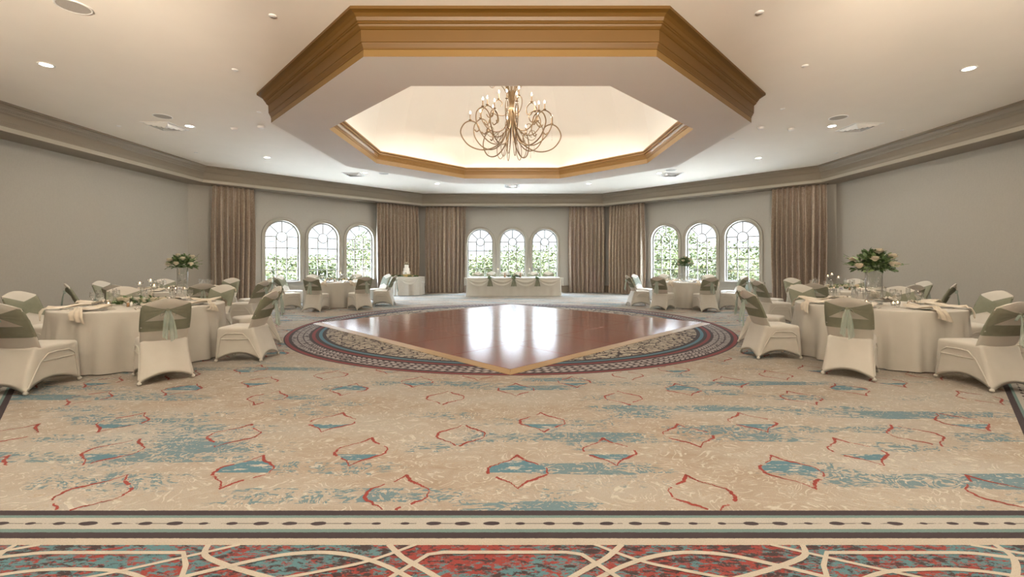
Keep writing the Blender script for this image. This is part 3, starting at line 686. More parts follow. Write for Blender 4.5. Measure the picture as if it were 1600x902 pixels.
# detectors
dt = thing('smoke_detector', '', 'detector')
m = MB(); m.lathe([(.07, 0), (.07, -.012), (.062, -.03), (.045, -.045), (.02, -.05), (.001, -.05)], n=24, caps=False); m.build('body', M['white_plastic'], dt)
m = MB(); m.lathe([(.075, 0), (.075, -.006), (.07, -.008)], n=24, caps=False); m.build('base_plate', M['white_plastic'], dt)
DT = Stamp(dt)
for u, v, wd in ((366, 200.5, 'left of the tray, farther out'), (408, 197.5, 'left of the tray, closer in'), (1189, 199, 'right of the tray, closer in'), (1236, 201, 'right of the tray, farther out')):
    x, y = cp(u, v); DT.put((x, y, ZC), 0, 'white smoke detector on the ceiling, '+wd, 'smoke detectors')
pl = MB(); pl.lathe([(.045, 0), (.045, -.006), (.040, -.012), (.001, -.012)], n=20, caps=False)
plo = tag(pl.build('sprinkler_cover', M['white_plastic']), '', 'sprinkler'); PL = Stamp(plo)
for u, v, wd in ((426, 24.5, 'front left of the tray'), (1187, 19, 'front right of the tray'), (367, 109, 'left of the tray, middle'), (1258, 102.5, 'right of the tray, middle'), (405, 175, 'by the left tip of the tray'),
                 (1223, 170, 'by the right tip of the tray'), (185, 196.5, 'left near the cornice'), (1409, 203, 'right near the cornice'), (306, 238.5, 'left beyond the diffuser'), (1306, 239, 'right beyond the diffuser'), (1144, 217, 'behind the tray right side')):
    x, y = cp(u, v); PL.put((x, y, ZC), 0, 'small white round sprinkler cover on the ceiling, '+wd, 'sprinkler covers')

# ------------------------------------------------------------------ chandelier
ch = thing('chandelier', 'large scrolled bronze chandelier with candle bulbs hanging in the dome', 'chandelier', (0, CY, 3.56))
def rz_pt(a, r, z, w_=0.0): return (r*cos(a)-w_*sin(a), r*sin(a)+w_*cos(a), z-3.56)
m = MB(); m.tube([(0, 0, 7.66-3.56), (0, 0, 5.2-3.56)], .012, 8); m.build('stem', M['bronze'], ch)
m = MB(); m.lathe([(.09, 7.58-3.56), (.09, 7.64-3.56), (.03, 7.50-3.56)], n=20, caps=False); m.build('canopy', M['bronze'], ch)
m = MB(); m.lathe([(.055, 4.50-3.56), (.062, 4.51-3.56), (.062, 4.62-3.56), (.055, 4.63-3.56)], n=16); m.build('band', M['bronze'], ch)
tiers = {
 'A': dict(n=6, off=8, prof=[(.05, 5.0), (.035, 4.75), (.045, 4.56), (.08, 4.25), (.20, 3.93), (.42, 3.76), (.68, 3.72), (.93, 3.82), (1.08, 4.05), (1.02, 4.24), (.88, 4.32), (.74, 4.27), (.69, 4.16), (.74, 4.10), (.79, 4.14)], cup=10, rad=.0135),
 'B': dict(n=6, off=38, prof=[(.12, 5.15), (.05, 4.80), (.05, 4.56), (.10, 4.20), (.24, 3.90), (.46, 3.79), (.70, 3.88), (.88, 4.12), (.89, 4.36), (.74, 4.49), (.60, 4.42), (.56, 4.26), (.64, 4.15), (.71, 4.20)], cup=9, rad=.0125),
 'C': dict(n=6, off=20, prof=[(.05, 4.60), (.10, 4.30), (.24, 4.12), (.45, 4.10), (.63, 4.26), (.67, 4.46), (.54, 4.62), (.41, 4.55), (.42, 4.42), (.51, 4.38), (.56, 4.44)], cup=6, rad=.0115),
 'D': dict(n=3, off=65, prof=[(.05, 4.60), (.14, 4.48), (.28, 4.48), (.37, 4.60), (.36, 4.74), (.27, 4.80), (.20, 4.73), (.23, 4.66)], cup=5, rad=.010)}
for key, t in tiers.items():
    for i in range(t['n']):
        a = math.radians(t['off']+360/t['n']*i)
        c = catmull([(r, z) for r, z in t['prof']], 6)
        m = MB(); m.tube([rz_pt(a, r, z) for r, z in c], t['rad'], 6)
        arm = m.build('arm', M['bronze'], ch)
        r, z = t['prof'][t['cup']]; x, y, zz = rz_pt(a, r, z)
        m = MB(); m.lathe([(.008, zz), (.03, zz+.012), (.036, zz+.022), (.012, zz+.026)], (x, y, 0), 12); m.build('cup', M['bronze'], arm)
        m = MB(); m.lathe([(.012, zz+.022), (.012, zz+.145)], (x, y, 0), 10); m.build('candle_sleeve', M['wax'], arm)
        m = MB(); m.lathe([(.006, zz+.145), (.013, zz+.16), (.014, zz+.172), (.008, zz+.195), (.001, zz+.212)], (x, y, 0), 10, caps=False); m.build('bulb', M['bulb'], arm)
# upper plume and loose curls
for i in range(10):
    a = 2*PI*i/10+.1
    prof = [(.05, 4.58), (.06, 4.78), (.14, 5.0), (.30, 5.22), (.44, 5.36), (.55, 5.34), (.56, 5.22), (.47, 5.16), (.42, 5.22)]
    if i % 2: prof = [(.05, 4.58), (.05, 4.8), (.11, 5.05), (.24, 5.35), (.30, 5.6), (.22, 5.72), (.14, 5.66)]
    m = MB(); m.tube([rz_pt(a, r, z) for r, z in catmull(prof, 6)], .008, 6); m.build('plume', M['bronze'], ch)
for i in range(12):
    a = 2*PI*i/12+.3
    lo = [(.05, 4.5), (.10, 4.2), (.12, 3.9), (.17, 3.66), (.24, 3.56), (.30, 3.62), (.32, 3.78), (.26, 3.98), (.18, 4.12)] if i % 2 else [(.22, 4.15), (.34, 4.02), (.46, 3.98), (.55, 4.06), (.52, 4.18), (.42, 4.18), (.40, 4.08), (.46, 4.05)]
    m = MB(); m.tube([rz_pt(a, r, z, .0) for r, z in catmull(lo, 6)], .007, 6); m.build('scroll', M['bronze'], ch)
for i in range(14):
    a = 2*PI*i/14; r = (.88, .5, .3)[i % 3]; z = (4.12, 3.78, 4.3)[i % 3]
    m = MB(); x, y, zz = rz_pt(a+.13, r, z)
    for q in range(4): m.ball((x, y, zz-q*.03), (.009, .009, .017), 6, 4)
    m.ball((x, y, zz-.125), (.014, .014, .03), 6, 4); m.build('crystal_drop', M['glass'], ch)
L = bpy.data.lights.new('chandelier_glow', 'POINT'); L.energy = CHANDELIER_W; L.shadow_soft_size = 0.5; L.color = (1.0, 0.93, 0.82)
lo = bpy.data.objects.new('chandelier_glow', L); COL.objects.link(lo); lo.location = (0, CY, 4.75)

# ------------------------------------------------------------------ curtains
def curtain(ang, ua, ub, label, group='floor length curtains'):
    """panel between two image columns, hung 0.23 m in front of the wall"""
    an = math.radians(ang); n = Vector((cos(an), sin(an))); t = Vector((sin(an), -cos(an))); Rr = 9.76
    def s_of(u):
        k = (u-VX)/F_PX
        # point (k*Y+.038, Y) on line n.(p-c)=Rr
        Yq = (Rr+n.y*CY-n.x*.038)/(n.x*k+n.y); return t.x*(k*Yq+.038)+t.y*(Yq-CY)
    a, b = s_of(ua), s_of(ub); W = b-a; N = max(120, int(W*150)); ph = [R_.uniform(0, 6.28) for _ in range(6)]
    Pw = wall_frame(an); o0 = Pw((a+b)/2, 0, RW-Rr)
    rows = []
    for j in range(15):
        v = j/14; z = 3.765-(3.765-.012)*v; row = []
        amp = .022+.045*min(1, v*2.2)
        for i in range(N+1):
            q = i/N; s = a+W*q+.012*sin(7*q*W+ph[0]+v*2)
            nf = W*6.0
            wv = sin(2*PI*nf*q+ph[1]+1.6*sin(5*q+ph[2])+.7*v*sin(3*q+ph[3])); wv = math.copysign(abs(wv)**.75, wv)
            wv += .3*sin(2*PI*nf*2.1*q+ph[4])*(1-.7*v)
            sp = 1+.0*v
            d = amp*wv*1.8
            edge = (q-.5)*.05*sin(PI*min(1, v*1.1))
            row.append(Pw(s+edge, z, RW-Rr+d)-o0)
        rows.append(row)
    m = MB(); m.grid(rows, smooth=True)
    root = thing('curtain', label, 'curtain', o0, 0, group)
    m.build('drape', M['curtain'], root)
    m = MB(); m.tube([Pw(a-.03, 3.752, RW-Rr)-o0, Pw(b+.03, 3.752, RW-Rr)-o0], .012, 8); m.build('rod', M['dark'], root)
curtain(135, 332, 397, 'taupe floor length curtain at the far end of the left wall')
curtain(135, 588, 652, 'taupe curtain just left of the back left corner, behind the cake')
curtain(90, 666, 728, 'taupe curtain just right of the back left corner, left of the head table')
curtain(90, 889, 945, 'taupe curtain just left of the back right corner, right of the head table')
curtain(45, 951, 1007, 'taupe curtain just right of the back right corner, left of the right windows')
curtain(45, 1207, 1293, 'taupe floor length curtain at the far end of the right wall')

# ------------------------------------------------------------------ dance floor
DC, DD = 9.475, 4.309
df = thing('dance_floor', 'glossy reddish wood dance floor laid as a diamond on the carpet', 'dance floor', (0, DC, 0), PI/4)
S = DD/math.sqrt(2); RWD = .105; IN = S-RWD; PW = 2*IN/5; ZT = .030
for i in range(5):
    for j in range(5):
        m = MB(); x0, y0 = -IN+i*PW+.003, -IN+j*PW+.003; x1, y1 = x0+PW-.006, y0+PW-.006; c = .002
        zt = ZT+R_.uniform(-.0006, .0006)
        m.add([(x0, y0, 0), (x1, y0, 0), (x1, y1, 0), (x0, y1, 0), (x0, y0, zt-c), (x1, y0, zt-c), (x1, y1, zt-c), (x0, y1, zt-c), (x0+c, y0+c, zt), (x1-c, y0+c, zt), (x1-c, y1-c, zt), (x0+c, y1-c, zt)],
              [(0, 1, 5, 4), (1, 2, 6, 5), (2, 3, 7, 6), (3, 0, 4, 7), (4, 5, 9, 8), (5, 6, 10, 9), (6, 7, 11, 10), (7, 4, 8, 11), (8, 9, 10, 11), (0, 3, 2, 1)], 0, False)
        m.build('floor_panel', M['dance'], df)
for k in range(4):
    rot = Matrix.Rotation(k*PI/2, 3, 'Z')
    for i in range(5):
        a, b = -IN+i*PW+.001, -IN+(i+1)*PW-.001
        ao = a-RWD if i == 0 else a; bo = b+RWD if i == 4 else b
        vs = [(a, -IN-.001, ZT), (b, -IN-.001, ZT), (bo, -S, .004), (ao, -S, .004), (a, -IN-.001, 0), (b, -IN-.001, 0), (bo, -S, 0), (ao, -S, 0)]
        m = MB(); m.add([rot @ Vector(v) for v in vs], [(0, 3, 2, 1), (3, 7, 6, 2), (4, 5, 6, 7), (0, 1, 5, 4), (1, 2, 6, 5), (0, 4, 7, 3)], 0, False)
        m.build('edge_ramp', M['ramp_wood'], df)

# ------------------------------------------------------------------ chair
ZS = .455
def rr_outline(n, xf, xr, yf, yr, rad):
    """n points, starts front-right corner going round; returns list of (x, y, frac) frac along the side 0..1"""
    C = [(xf, yf), (-xf, yf), (-xr, yr), (xr, yr)]
    o = []
    for k in range(4):
        a, b = Vector(C[k]), Vector(C[(k+1) % 4])
        for i in range(n//4):
            f = i/(n//4); o.append((a.lerp(b, f), f, k))
    return o
NP = 64
TOPO = rr_outline(NP, .215, .216, .235, -.243, .03); BOTO = rr_outline(NP, .232, .252, .255, -.375, .03)
HEM = {0: .085, 1: .10, 2: .085, 3: .10}
def skirt(idx, t, off=0.0):
    p0, f, k = TOPO[idx % NP]; p1, _, _ = BOTO[idx % NP]
    w_ = sin(PI*f)
    hem = .012+HEM[k]*w_**.85
    z = ZS-.03-(ZS-.03-hem)*t
    tt = t**1.3 if k in (1, 3) else t
    p = p0.lerp(p1, tt)
    c = Vector((0, -.04)); nrm = [Vector((0, 1)), Vector((-1, 0)), Vector((0, -1)), Vector((1, 0))][k]
    p = p-nrm*((.022 if k == 2 else .045)*w_*t*(1-.25*t))
    # soften vertical corners
    corner = max(0, 1-min(f, 1-f)*9)
    p = p-(p-c).normalized()*(.012*corner*corner)
    p = p+(p-c).normalized()*off
    return (p.x, p.y, z)
def back_pt(u, v, side, off=0.0):
    """u -1..1, v 0..1 ; side +1 front, -1 rear"""
    zt = .872+.062*(cos(u*PI/2)**1.2 if abs(u) < 1 else 0)
    z = ZS-.04+(zt-(ZS-.04))*v
    hw_ = .213+.012*sin(v*PI*.9)
    yl = -.185-(z-ZS)*.43-.05*max(0, (z-.75))**1.0
    th = (.026+.012*(1-v))*(1-abs(u)**3.5)**.5
    if side < 0: th -= .014*max(0, 1-v/.12)**1.5
    if v > .9: th *= (1-((v-.9)/.1)**2*.55)
    curve = -.018*(1-u*u)
    return Vector((u*hw_, yl+curve+side*(th+off), z+off*.0))
def make_chair(variant):
    t = thing('banquet_chair', '', 'chair')
    m = MB(); rows = []
    # seat top: crowned cushion
    for s_, zz in ((.0, ZS+.022), (.35, ZS+.020), (.7, ZS+.012), (.9, ZS+.002), (.98, ZS-.012), (1.0, ZS-.03)):
        rows.append([(TOPO[i][0].x*s_*(1-.0*s_), .015+(TOPO[i][0].y-.015)*s_, zz) for i in range(NP)])
        if s_ == 1.0: rows[-1] = [skirt(i, 0) for i in range(NP)]
        elif s_ > .9: rows[-1] = [(skirt(i, 0)[0]*.985, .015+(skirt(i, 0)[1]-.015)*.985, zz) for i in range(NP)]
    for j in range(1, 11): rows.append([skirt(i, j/10) for i in range(NP)])
    rows.append([(lambda q: (q[0]*.985, q[1]*.985, q[2]+.012))(skirt(i, 1)) for i in range(NP)])
    m.grid(rows, closed_u=True, flip=True)
    # frame telegraphing through the stretch fabric
    q = NP//4
    for base, sg in ((q, 1), (3*q, -1)):
        def on(f, z):
            idx = base+(f if sg == 1 else 1-f)*q; i0 = int(idx) % NP; fr = idx-int(idx)
            lo_, hi_ = 0.0, 1.0
            for _ in range(14):
                mid = (lo_+hi_)/2
                zz = skirt(i0, mid)[2]*(1-fr)+skirt(i0+1, mid)[2]*fr
                if zz > z: lo_ = mid
                else: hi_ = mid
            a = Vector(skirt(i0, lo_, .004)); b = Vector(skirt((i0+1) % NP, lo_, .004)); return a.lerp(b, fr)
        m.tube([on(.06, .06), on(.08, .2), on(.12, .33), on(.25, .375), on(.5, .38), on(.7, .375), on(.82, .3), on(.9, .16), on(.95, .06)], .0075, 6)
        m.tube([on(.13, .305), on(.4, .30), on(.6, .30), on(.8, .305)], .0065, 6)
    for i in (0, q, 2*q, 3*q):
        p = skirt(i, .985); m.ball((p[0]*.97, p[1]*.97, .022), (.022, .022, .022), 8, 6)
    m.build('seat_cover', M['spandex'], t)
    m = MB(); NU, NV = 20, 14; rows = []
    loop_us = [(u/NU*2-1, 1) for u in range(NU+1)]+[(1-u/NU*2, -1) for u in range(1, NU)]
    def ue(u): return math.copysign(1-(1-abs(u))**1.6, u)
    for j in range(NV+1): rows.append([back_pt(ue(u), j/NV, sd) for u, sd in loop_us])
    m.grid(rows, closed_u=True)
    n_ = len(loop_us); topc = rows[-1]
    cen = [Vector(((p.x), (topc[i].y+topc[(NU*2-i) % n_].y)/2, p.z+.008)) for i, p in enumerate(topc)]
    m.add(topc, [(i, i+1, (2*NU-i-1) % n_, (2*NU-i) % n_) for i in range(1, NU-1)], 0, True)
    m.build('back_cover', M['spandex'], t)
    # sash: crossing bands on the front, a band and a gathered bow on the rear
    def strip(fn, nu=16, nv=5, off=.006, side=1):
        rows = []
        for i in range(nu+1):
            u = -1+2*i/nu; z0, z1 = fn(u); row = []
            for j in range(nv+1):
                z = z0+(z1-z0)*j/nv; v = (z-(ZS-.04))/(.872+.062*max(0, cos(u*PI/2))**1.2-(ZS-.04))
                row.append(back_pt(u*.999, max(0, min(1, v)), side, off+(.0025*sin(j*2.2+i*.35) if side else 0)))
            rows.append(row)
        return rows
    m = MB()
    m.grid(strip(lambda u: (.635-.075*u, .785-.08*u), off=.006))
    m.grid(strip(lambda u: (.635+.075*u, .785+.08*u), off=.010))
    m.grid(strip(lambda u: (.565, .685), off=.005, side=-1), flip=True)
    for sg in (-1, 1):
        rows = []
        for i in range(11):
            k = i/10; u = sg*(1-.97*k); zc_, hh = .770+.03*k, .095*(1-k)**1.25+.014; row = []
            for j in range(9):
                z = zc_+hh*(j/4-1); v = (z-(ZS-.04))/(.872+.062*max(0, cos(u*PI/2))**1.2-(ZS-.04))
                row.append(back_pt(u*.999, min(.985, v), -1, .011+.014*k+.009*(.35+k)*sin(j*2.4)*(1-.3*k)))
            rows.append(row)
        m.grid(rows, flip=(sg < 0))
    for sg in (-1, 1):   # wrap round the edges
        rows = []
        for z in [.57+.03*i for i in range(10)]:
            v = min(1, (z-(ZS-.04))/(.872-(ZS-.04))); a = back_pt(sg*.99, v, 1, .008); b = back_pt(sg*.99, v, -1, .010)
            rows.append([a, Vector((a.x+sg*.008, (a.y+b.y)/2, a.z)), b])
        m.grid(rows)
    sash = m.build('sash', M['sash'], t)
    kp = back_pt(0, (.795-(ZS-.04))/(.934-(ZS-.04)), -1, .022)
    m = MB(); m.ball(kp, (.024, .018, .026), 10, 8, jit=.12); m.build('knot', M['sash'], sash)
    rnd = random.Random(40+variant)
    for k in range(2):
        sg = -1 if k == 0 else 1
        ln = rnd.uniform(.25, .37); sp = rnd.uniform(.015, .045)*sg; w1 = rnd.uniform(.012, .026); ph = rnd.uniform(0, 6)
        rows = []
        for i in range(17):
            q_ = i/16; wd = .010+w1*math.sin(min(1, q_*1.5)*PI/2); z = kp.z-ln*q_+.012*sin(q_*PI); cx = sp*q_+sg*.012
            yy = kp.y-.018-.045*q_**.7
            row = []
            for j in range(9):
                s_ = j/4-1; row.append(Vector((kp.x+cx+s_*wd, yy+.010*sin(s_*5+ph+q_*4)*(.4+q_), z+.02*s_*q_*sg)))
            rows.append(row)
        m = MB(); m.grid(rows); m.build('bow_tail', M['tail'], sash)
    # short loops of the bow
    for sg in (-1, 1):
        rows = []
        for i in range(13):
            a = PI*2*i/12; r_ = .045
            c = Vector((kp.x+sg*(.025+.022*(1-cos(a))/1), kp.y-.02-.008*sin(a), kp.z-.045*(1-cos(a))/2+.022*sin(a)))
            rows.append([c+Vector((0, -.012, .0)), c+Vector((0, .012, 0))])
        m = MB(); m.grid(rows); m.build('bow_loop', M['tail'], sash)
    return t

# ------------------------------------------------------------------ tableware prototypes
def proto(name, cat): return thing(name, '', cat)
def lathe_part(name, prof, mat, parent, n=20, c=(0, 0, 0), caps=False):
    m = MB(); m.lathe(prof, c, n, caps=caps); return m.build(name, mat, parent)
gob = proto('wine_glass', 'glass')
lathe_part('bowl', [(.004, .098), (.022, .108), (.034, .130), (.037, .155), (.033, .195), (.0315, .195), (.0355, .155), (.032, .131), (.020, .111), (.002, .102)], M['glass'], gob)
lathe_part('stem', [(.036, 0), (.036, .002), (.010, .006), (.0045, .02), (.004, .095), (.006, .10)], M['glass'], gob)
flu = proto('champagne_flute', 'glass')
lathe_part('bowl', [(.004, .088), (.018, .11), (.025, .15), (.026, .18), (.0235, .225), (.022, .225), (.0245, .18), (.0235, .15), (.016, .112), (.002, .092)], M['glass'], flu)
lathe_part('stem', [(.032, 0), (.032, .002), (.009, .006), (.004, .02), (.0035, .085), (.005, .09)], M['glass'], flu)
pla = proto('dinner_plate', 'plate')
lathe_part('rim', [(.078, .005), (.10, .011), (.132, .018), (.134, .0165), (.10, .006), (.078, .002)], M['china'], pla, 32)
lathe_part('well', [(.001, .004), (.078, .005), (.08, .002), (.078, 0), (.001, 0)], M['china'], pla, 32)
def cutlery(kind):
    o = proto(kind, 'cutlery'); m = MB()
    m.tube([(0, -.10, .003), (0, -.05, .004), (0, .0, .005), (0, .02, .004)], [.0055, .0045, .0035, .003], 6); m.build('handle', M['silver'], o)
    m = MB()
    if kind == 'fork':
        m.box(-.010, .010, .02, .045, .003, .005)
        for x in (-.0095, -.004, .0015, .007): m.box(x, x+.0025, .045, .095, .003, .005)
        m.build('tines', M['silver'], o)
    else:
        m.box(-.002, .011, .02, .11, .003, .0045); m.build('blade', M['silver'], o)
    return o
frk, knf = cutlery('fork'), cutlery('table_knife')
# napkin: gathered satin cloth, pinched at the plate and falling over the table edge
def make_napkin(seed):
    rnd = random.Random(seed); m = MB(); rows = []
    bend = rnd.uniform(-.05, .05); drop = rnd.uniform(.06, .13); ed = .245
    N = 30
    for i in range(N+1):
        q = i/N; s = -.17+.52*q      # distance outwards from the plate centre
        wd = (.028+.075*abs(sin((q*1.25+.12)*PI))**.8)*(1+.25*sin(q*9+seed))
        zz = .044+.014*sin(q*7+seed) if s < ed-.02 else .02
        over = max(0, s-ed); yy = min(s, ed)+.03*min(1, over*20)
        z0 = zz-(over if over > 0 else 0)*drop/.105
        row = []
        for j in range(13):
            u = j/6-1
            fold = .017*sin(u*7.5+q*6+seed)*(1-.3*q)
            if over <= 0: row.append((bend*sin(q*4)+u*wd, yy, max(.021, z0-.010*u*u+fold)))
            else: row.append((bend*sin(q*4)+u*wd*(1+over*3), yy+.006+fold*.6, z0+over*.25*u))
        rows.append(row)
    m.grid(rows); o = m.build('napkin', M['napkin']); return tag(o, '', 'napkin')
NAPS = [Stamp(make_napkin(s)) for s in (1, 2, 3)]
GOB, FLU, PLA, FRK, KNF = map(Stamp, (gob, flu, pla, frk, knf))
# flowers ------------------------------------------------------------
def leaf(m, c, d, L_, W_, mi=0, rnd=R_):
    d = Vector(d).normalized(); sd = d.cross(Vector((rnd.uniform(-1, 1), rnd.uniform(-1, 1), 1.2))).normalized(); up = sd.cross(d)
    c = Vector(c); pts = [c, c+d*L_*.35+sd*W_*.5+up*.1*L_, c+d*L_*.7+sd*W_*.42+up*.08*L_, c+d*L_-up*.05*L_, c+d*L_*.7-sd*W_*.42+up*.08*L_, c+d*L_*.35-sd*W_*.5+up*.1*L_, c+d*L_*.5+up*.02*L_]
    m.add(pts, [(0, 1, 6), (1, 2, 6), (2, 3, 6), (3, 4, 6), (4, 5, 6), (5, 0, 6)], mi)
def rose(m, c, r, rnd=R_):
    c = Vector(c); m.ball(c, (r*.55, r*.55, r*.6), 8, 6, jit=.08)
    for ringk, (n, tilt, rr2) in enumerate(((3, 70, .55), (4, 52, .78), (5, 32, .95), (6, 8, 1.05))):
        for i in range(n):
            a = 2*PI*i/n+ringk*.6+rnd.uniform(-.1, .1); ca, sa = cos(a), sin(a); tl = math.radians(tilt)
            rad = Vector((ca, sa, 0)); tan = Vector((-sa, ca, 0)); out = rad*cos(tl)+Vector((0, 0, 1))*sin(tl); rows = []
            for j in range(4):
                v = j/3; cc = c+out*(r*rr2*(.25+.75*v))-Vector((0, 0, 1))*r*.35*(1-v)+rad*(r*.12*v*v)
                wd = r*.62*sin(PI*(.25+.55*v)); rows.append([cc+tan*(wd*(k-2)/2)-rad*(abs(k-2)/2)**2*r*.22 for k in range(5)])
            m.grid(rows)
def arrangement(name, label, loc, rad, h, seed, roses, green='leaf', flat=False):
    rnd = random.Random(seed); t = thing(name, label, 'flowers', loc)
    m = MB()
    for i in range(520 if not flat else 300):
        if flat:
            q = rnd.uniform(-1, 1); c = Vector((q*rad, rnd.uniform(-.09, .09)*(1.2-abs(q)), rnd.uniform(.008, h*(1-q*q*.7))))
            d = (q*1.0+rnd.uniform(-.8, .8), rnd.uniform(-1, 1), rnd.uniform(-.1, .7)); L_ = rnd.uniform(.035, .07)
        else:
            a = rnd.uniform(0, 2*PI); e = rnd.uniform(-.15, 1.5); rr2 = rnd.uniform(.25, .85)
            d = Vector((cos(a)*cos(e), sin(a)*cos(e), sin(e))); c = d*rad*rr2; c.z = c.z*h/rad+.01
            d = d+Vector((rnd.uniform(-.5, .5), rnd.uniform(-.5, .5), rnd.uniform(-.5, .4)))
            L_ = rnd.uniform(.04, .085)*rad/.24
        leaf(m, c, d, L_, L_*.55, 0 if rnd.random() < .72 else 1, rnd)
    if not flat:
        for i in range(9):
            a = rnd.uniform(0, 2*PI); d = Vector((cos(a), sin(a), rnd.uniform(.1, .9))).normalized()
            P = [d*rad*.3, d*rad*.8+Vector((0, 0, .02)), d*rad*1.35+Vector((0, 0, rnd.uniform(-.02, .05)))]
            m.tube(P, .002, 4)
            for q in range(7): leaf(m, d*rad*(.7+q*.1), (rnd.uniform(-1, 1), rnd.uniform(-1, 1), rnd.uniform(-.2, 1)), .03, .016, 1, rnd)
        m.lathe([(.03, -.02), (.06, 0), (.075, .03)], n=14)
    m.build('foliage', [M['leaf'], M['leaf_pale']], t)
    for i in range(roses):
        m = MB()
        if flat: q = -1+2*(i+.5)/roses; c = (q*rad*.85, rnd.uniform(-.06, .0), h*.72); r = rnd.uniform(.050, .064)
        else:
            a = (-1.35, -2.9, -2.2, -.35, -1.75, -.9, 1.2, 2.6, .5)[i % 9]; e = (.25, .15, .55, .2, 1.15, .7, .5, .5, .9)[i % 9]; d = Vector((cos(a)*cos(e), sin(a)*cos(e), sin(e)))
            c = (d.x*rad*.92, d.y*rad*.92, d.z*h*.98+.01); r = rnd.uniform(.052, .066)*rad/.27
        rose(m, c, r, rnd); m.build('rose', M['rose'], t)
    return t
# votive, candle stem, shakers
vot = proto('votive_candle', 'candle')
lathe_part('cup', [(.026, 0), (.032, .055), (.0305, .055), (.0245, .004), (.001, .004)], M['glass'], vot)
lathe_part('wax', [(.024, .006), (.024, .028), (.001, .028)], M['card'], vot, 14)
lathe_part('flame', [(.001, .03), (.006, .038), (.004, .05), (.0005, .058)], M['flame'], vot, 8)
VOT = Stamp(vot)
def candle_stem(H):
    o = proto('candle_holder', 'candle holder')
    lathe_part('stem', [(.038, 0), (.038, .003), (.012, .008), (.005, .02), (.0045, H*.35), (.009, H*.38), (.0045, H*.42), (.0045, H-.05), (.012, H-.045), (.006, H-.04)], M['glass'], o)
    lathe_part('cup', [(.012, H-.042), (.026, H-.03), (.032, H), (.046, H+.025), (.0445, H+.025), (.030, H), (.024, H-.026), (.010, H-.038)], M['glass'], o)
    f = lathe_part('tealight', [(.02, H-.015), (.02, H+.002), (.001, H+.002)], M['card'], o, 12)
    lathe_part('flame', [(.001, H+.004), (.006, H+.012), (.004, H+.024), (.0005, H+.032)], M['flame'], f, 8)
    return Stamp(o)
CS = [candle_stem(h) for h in (.28, .32, .25)]
def shaker(mat, nm):
    o = proto(nm, 'shaker'); lathe_part('body', [(.001, 0), (.018, 0), (.016, .03), (.013, .055), (.001, .055)], mat, o, 12)
    lathe_part('cap', [(.0135, .055), (.013, .068), (.008, .073), (.001, .074)], M['silver'], o, 12); return Stamp(o)
SALT, PEPPER = shaker(M['china'], 'salt_shaker'), shaker(M['brown_glass'], 'pepper_shaker')
cyl = proto('cylinder_vase', 'vase')
lathe_part('cylinder', [(.001, .012), (.09, .012), (.097, .0), (.099, .006), (.099, .48), (.096, .48), (.096, .02), (.001, .018)], M['glass'], cyl, 36)
lathe_part('foot', [(.001, 0), (.100, 0), (.100, .008), (.001, .010)], M['glass'], cyl, 36)
CYL = Stamp(cyl)
tnm = proto('table_number', 'sign')
m = MB(); m.box(-.05, .05, -.0015, .0015, .0, .075); m.build('card', M['card'], tnm)
m = MB()   # small navy digit strokes
for x0, x1, z0, z1 in ((-.028, -.022, .02, .055), (-.022, -.008, .049, .055), (-.022, -.008, .034, .040), (-.008, -.002, .02, .055), (.008, .014, .02, .055), (.014, .026, .049, .055), (.014, .026, .02, .026)):
    m.box(x0, x1, -.0025, -.0015, z0, z1)
m.build('digits', M['ink'], tnm)
TNUM = Stamp(tnm)

# ------------------------------------------------------------------ round tables
ZTAB = .742
def make_round_cloth(r, seed, name='tablecloth'):
    rnd = random.Random(seed); ph = [rnd.uniform(0, 6.28) for _ in range(5)]
    n = 160; rows = []
    def fold(a): 
        v = .9*(abs(sin(6*a+ph[0]+.9*sin(2*a+ph[1])))**.7*2-1.2)*.6+.0*sin(12*a+ph[0]+.9*sin(2*a+ph[1]))+.35*sin(23*a+ph[2]+.9*sin(3*a))+.12*sin(41*a+ph[3])
        return v
    for s_ in (.02, .3, .6, .85, .97): rows.append([(r*.985*s_*cos(2*PI*i/n), r*.985*s_*sin(2*PI*i/n), ZTAB) for i in range(n)])
    for rr2, z in ((.988, ZTAB-.002), (.997, ZTAB-.008), (1.0, ZTAB-.02)): rows.append([(r*rr2*cos(2*PI*i/n), r*rr2*sin(2*PI*i/n), z) for i in range(n)])
    for j in range(1, 13):
        k = j/12; z = ZTAB-.02-(ZTAB-.02-.012)*k
        row = []
        for i in range(n):
            a = 2*PI*i/n; R2 = r-.015*k+(.070*fold(a))*min(1, k*2.5)*(.45+.55*k)+.02*k
            row.append((R2*cos(a), R2*sin(a), z+.004*fold(a)*k))
        rows.append(row)
    m = MB(); m.grid(rows, closed_u=True, flip=True)
    m.add(rows[0], [tuple(range(n))], 0)
    return m
def make_table_under(r):
    t = proto('round_table', 'table')
    m = MB(); m.lathe([(.001, ZTAB-.030), (r-.03, ZTAB-.030), (r-.025, ZTAB-.02), (r-.03, ZTAB-.012), (.001, ZTAB-.012)], n=48, caps=False); m.build('tabletop', M['wood_under'], t)
    for a in range(4):
        x, y = r*.55*cos(a*PI/2+.78), r*.55*sin(a*PI/2+.78); m = MB(); m.tube([(x, y, .0), (x, y, ZTAB-.03)], .014, 8); m.build('leg', M['dark'], t)
    return Stamp(t)
RT = .925
TBL = make_table_under(RT)
CHAIRS = [Stamp(make_chair(v)) for v in range(3)]
tables = [  # key, x, y, angle0, words, centrepiece
    ('front left', -5.09, 6.07, -88, 'garland'),
    ('rear left', -7.15, 9.50, -88, 'vase'),
    ('back left', -5.39, 13.49, -88, 'garland'),
    ('front right', 5.14, 6.19, -92, 'vase'),
    ('rear right', 7.15, 9.55, -92, 'garland'),
    ('back right', 5.31, 13.44, -92, 'vase')]
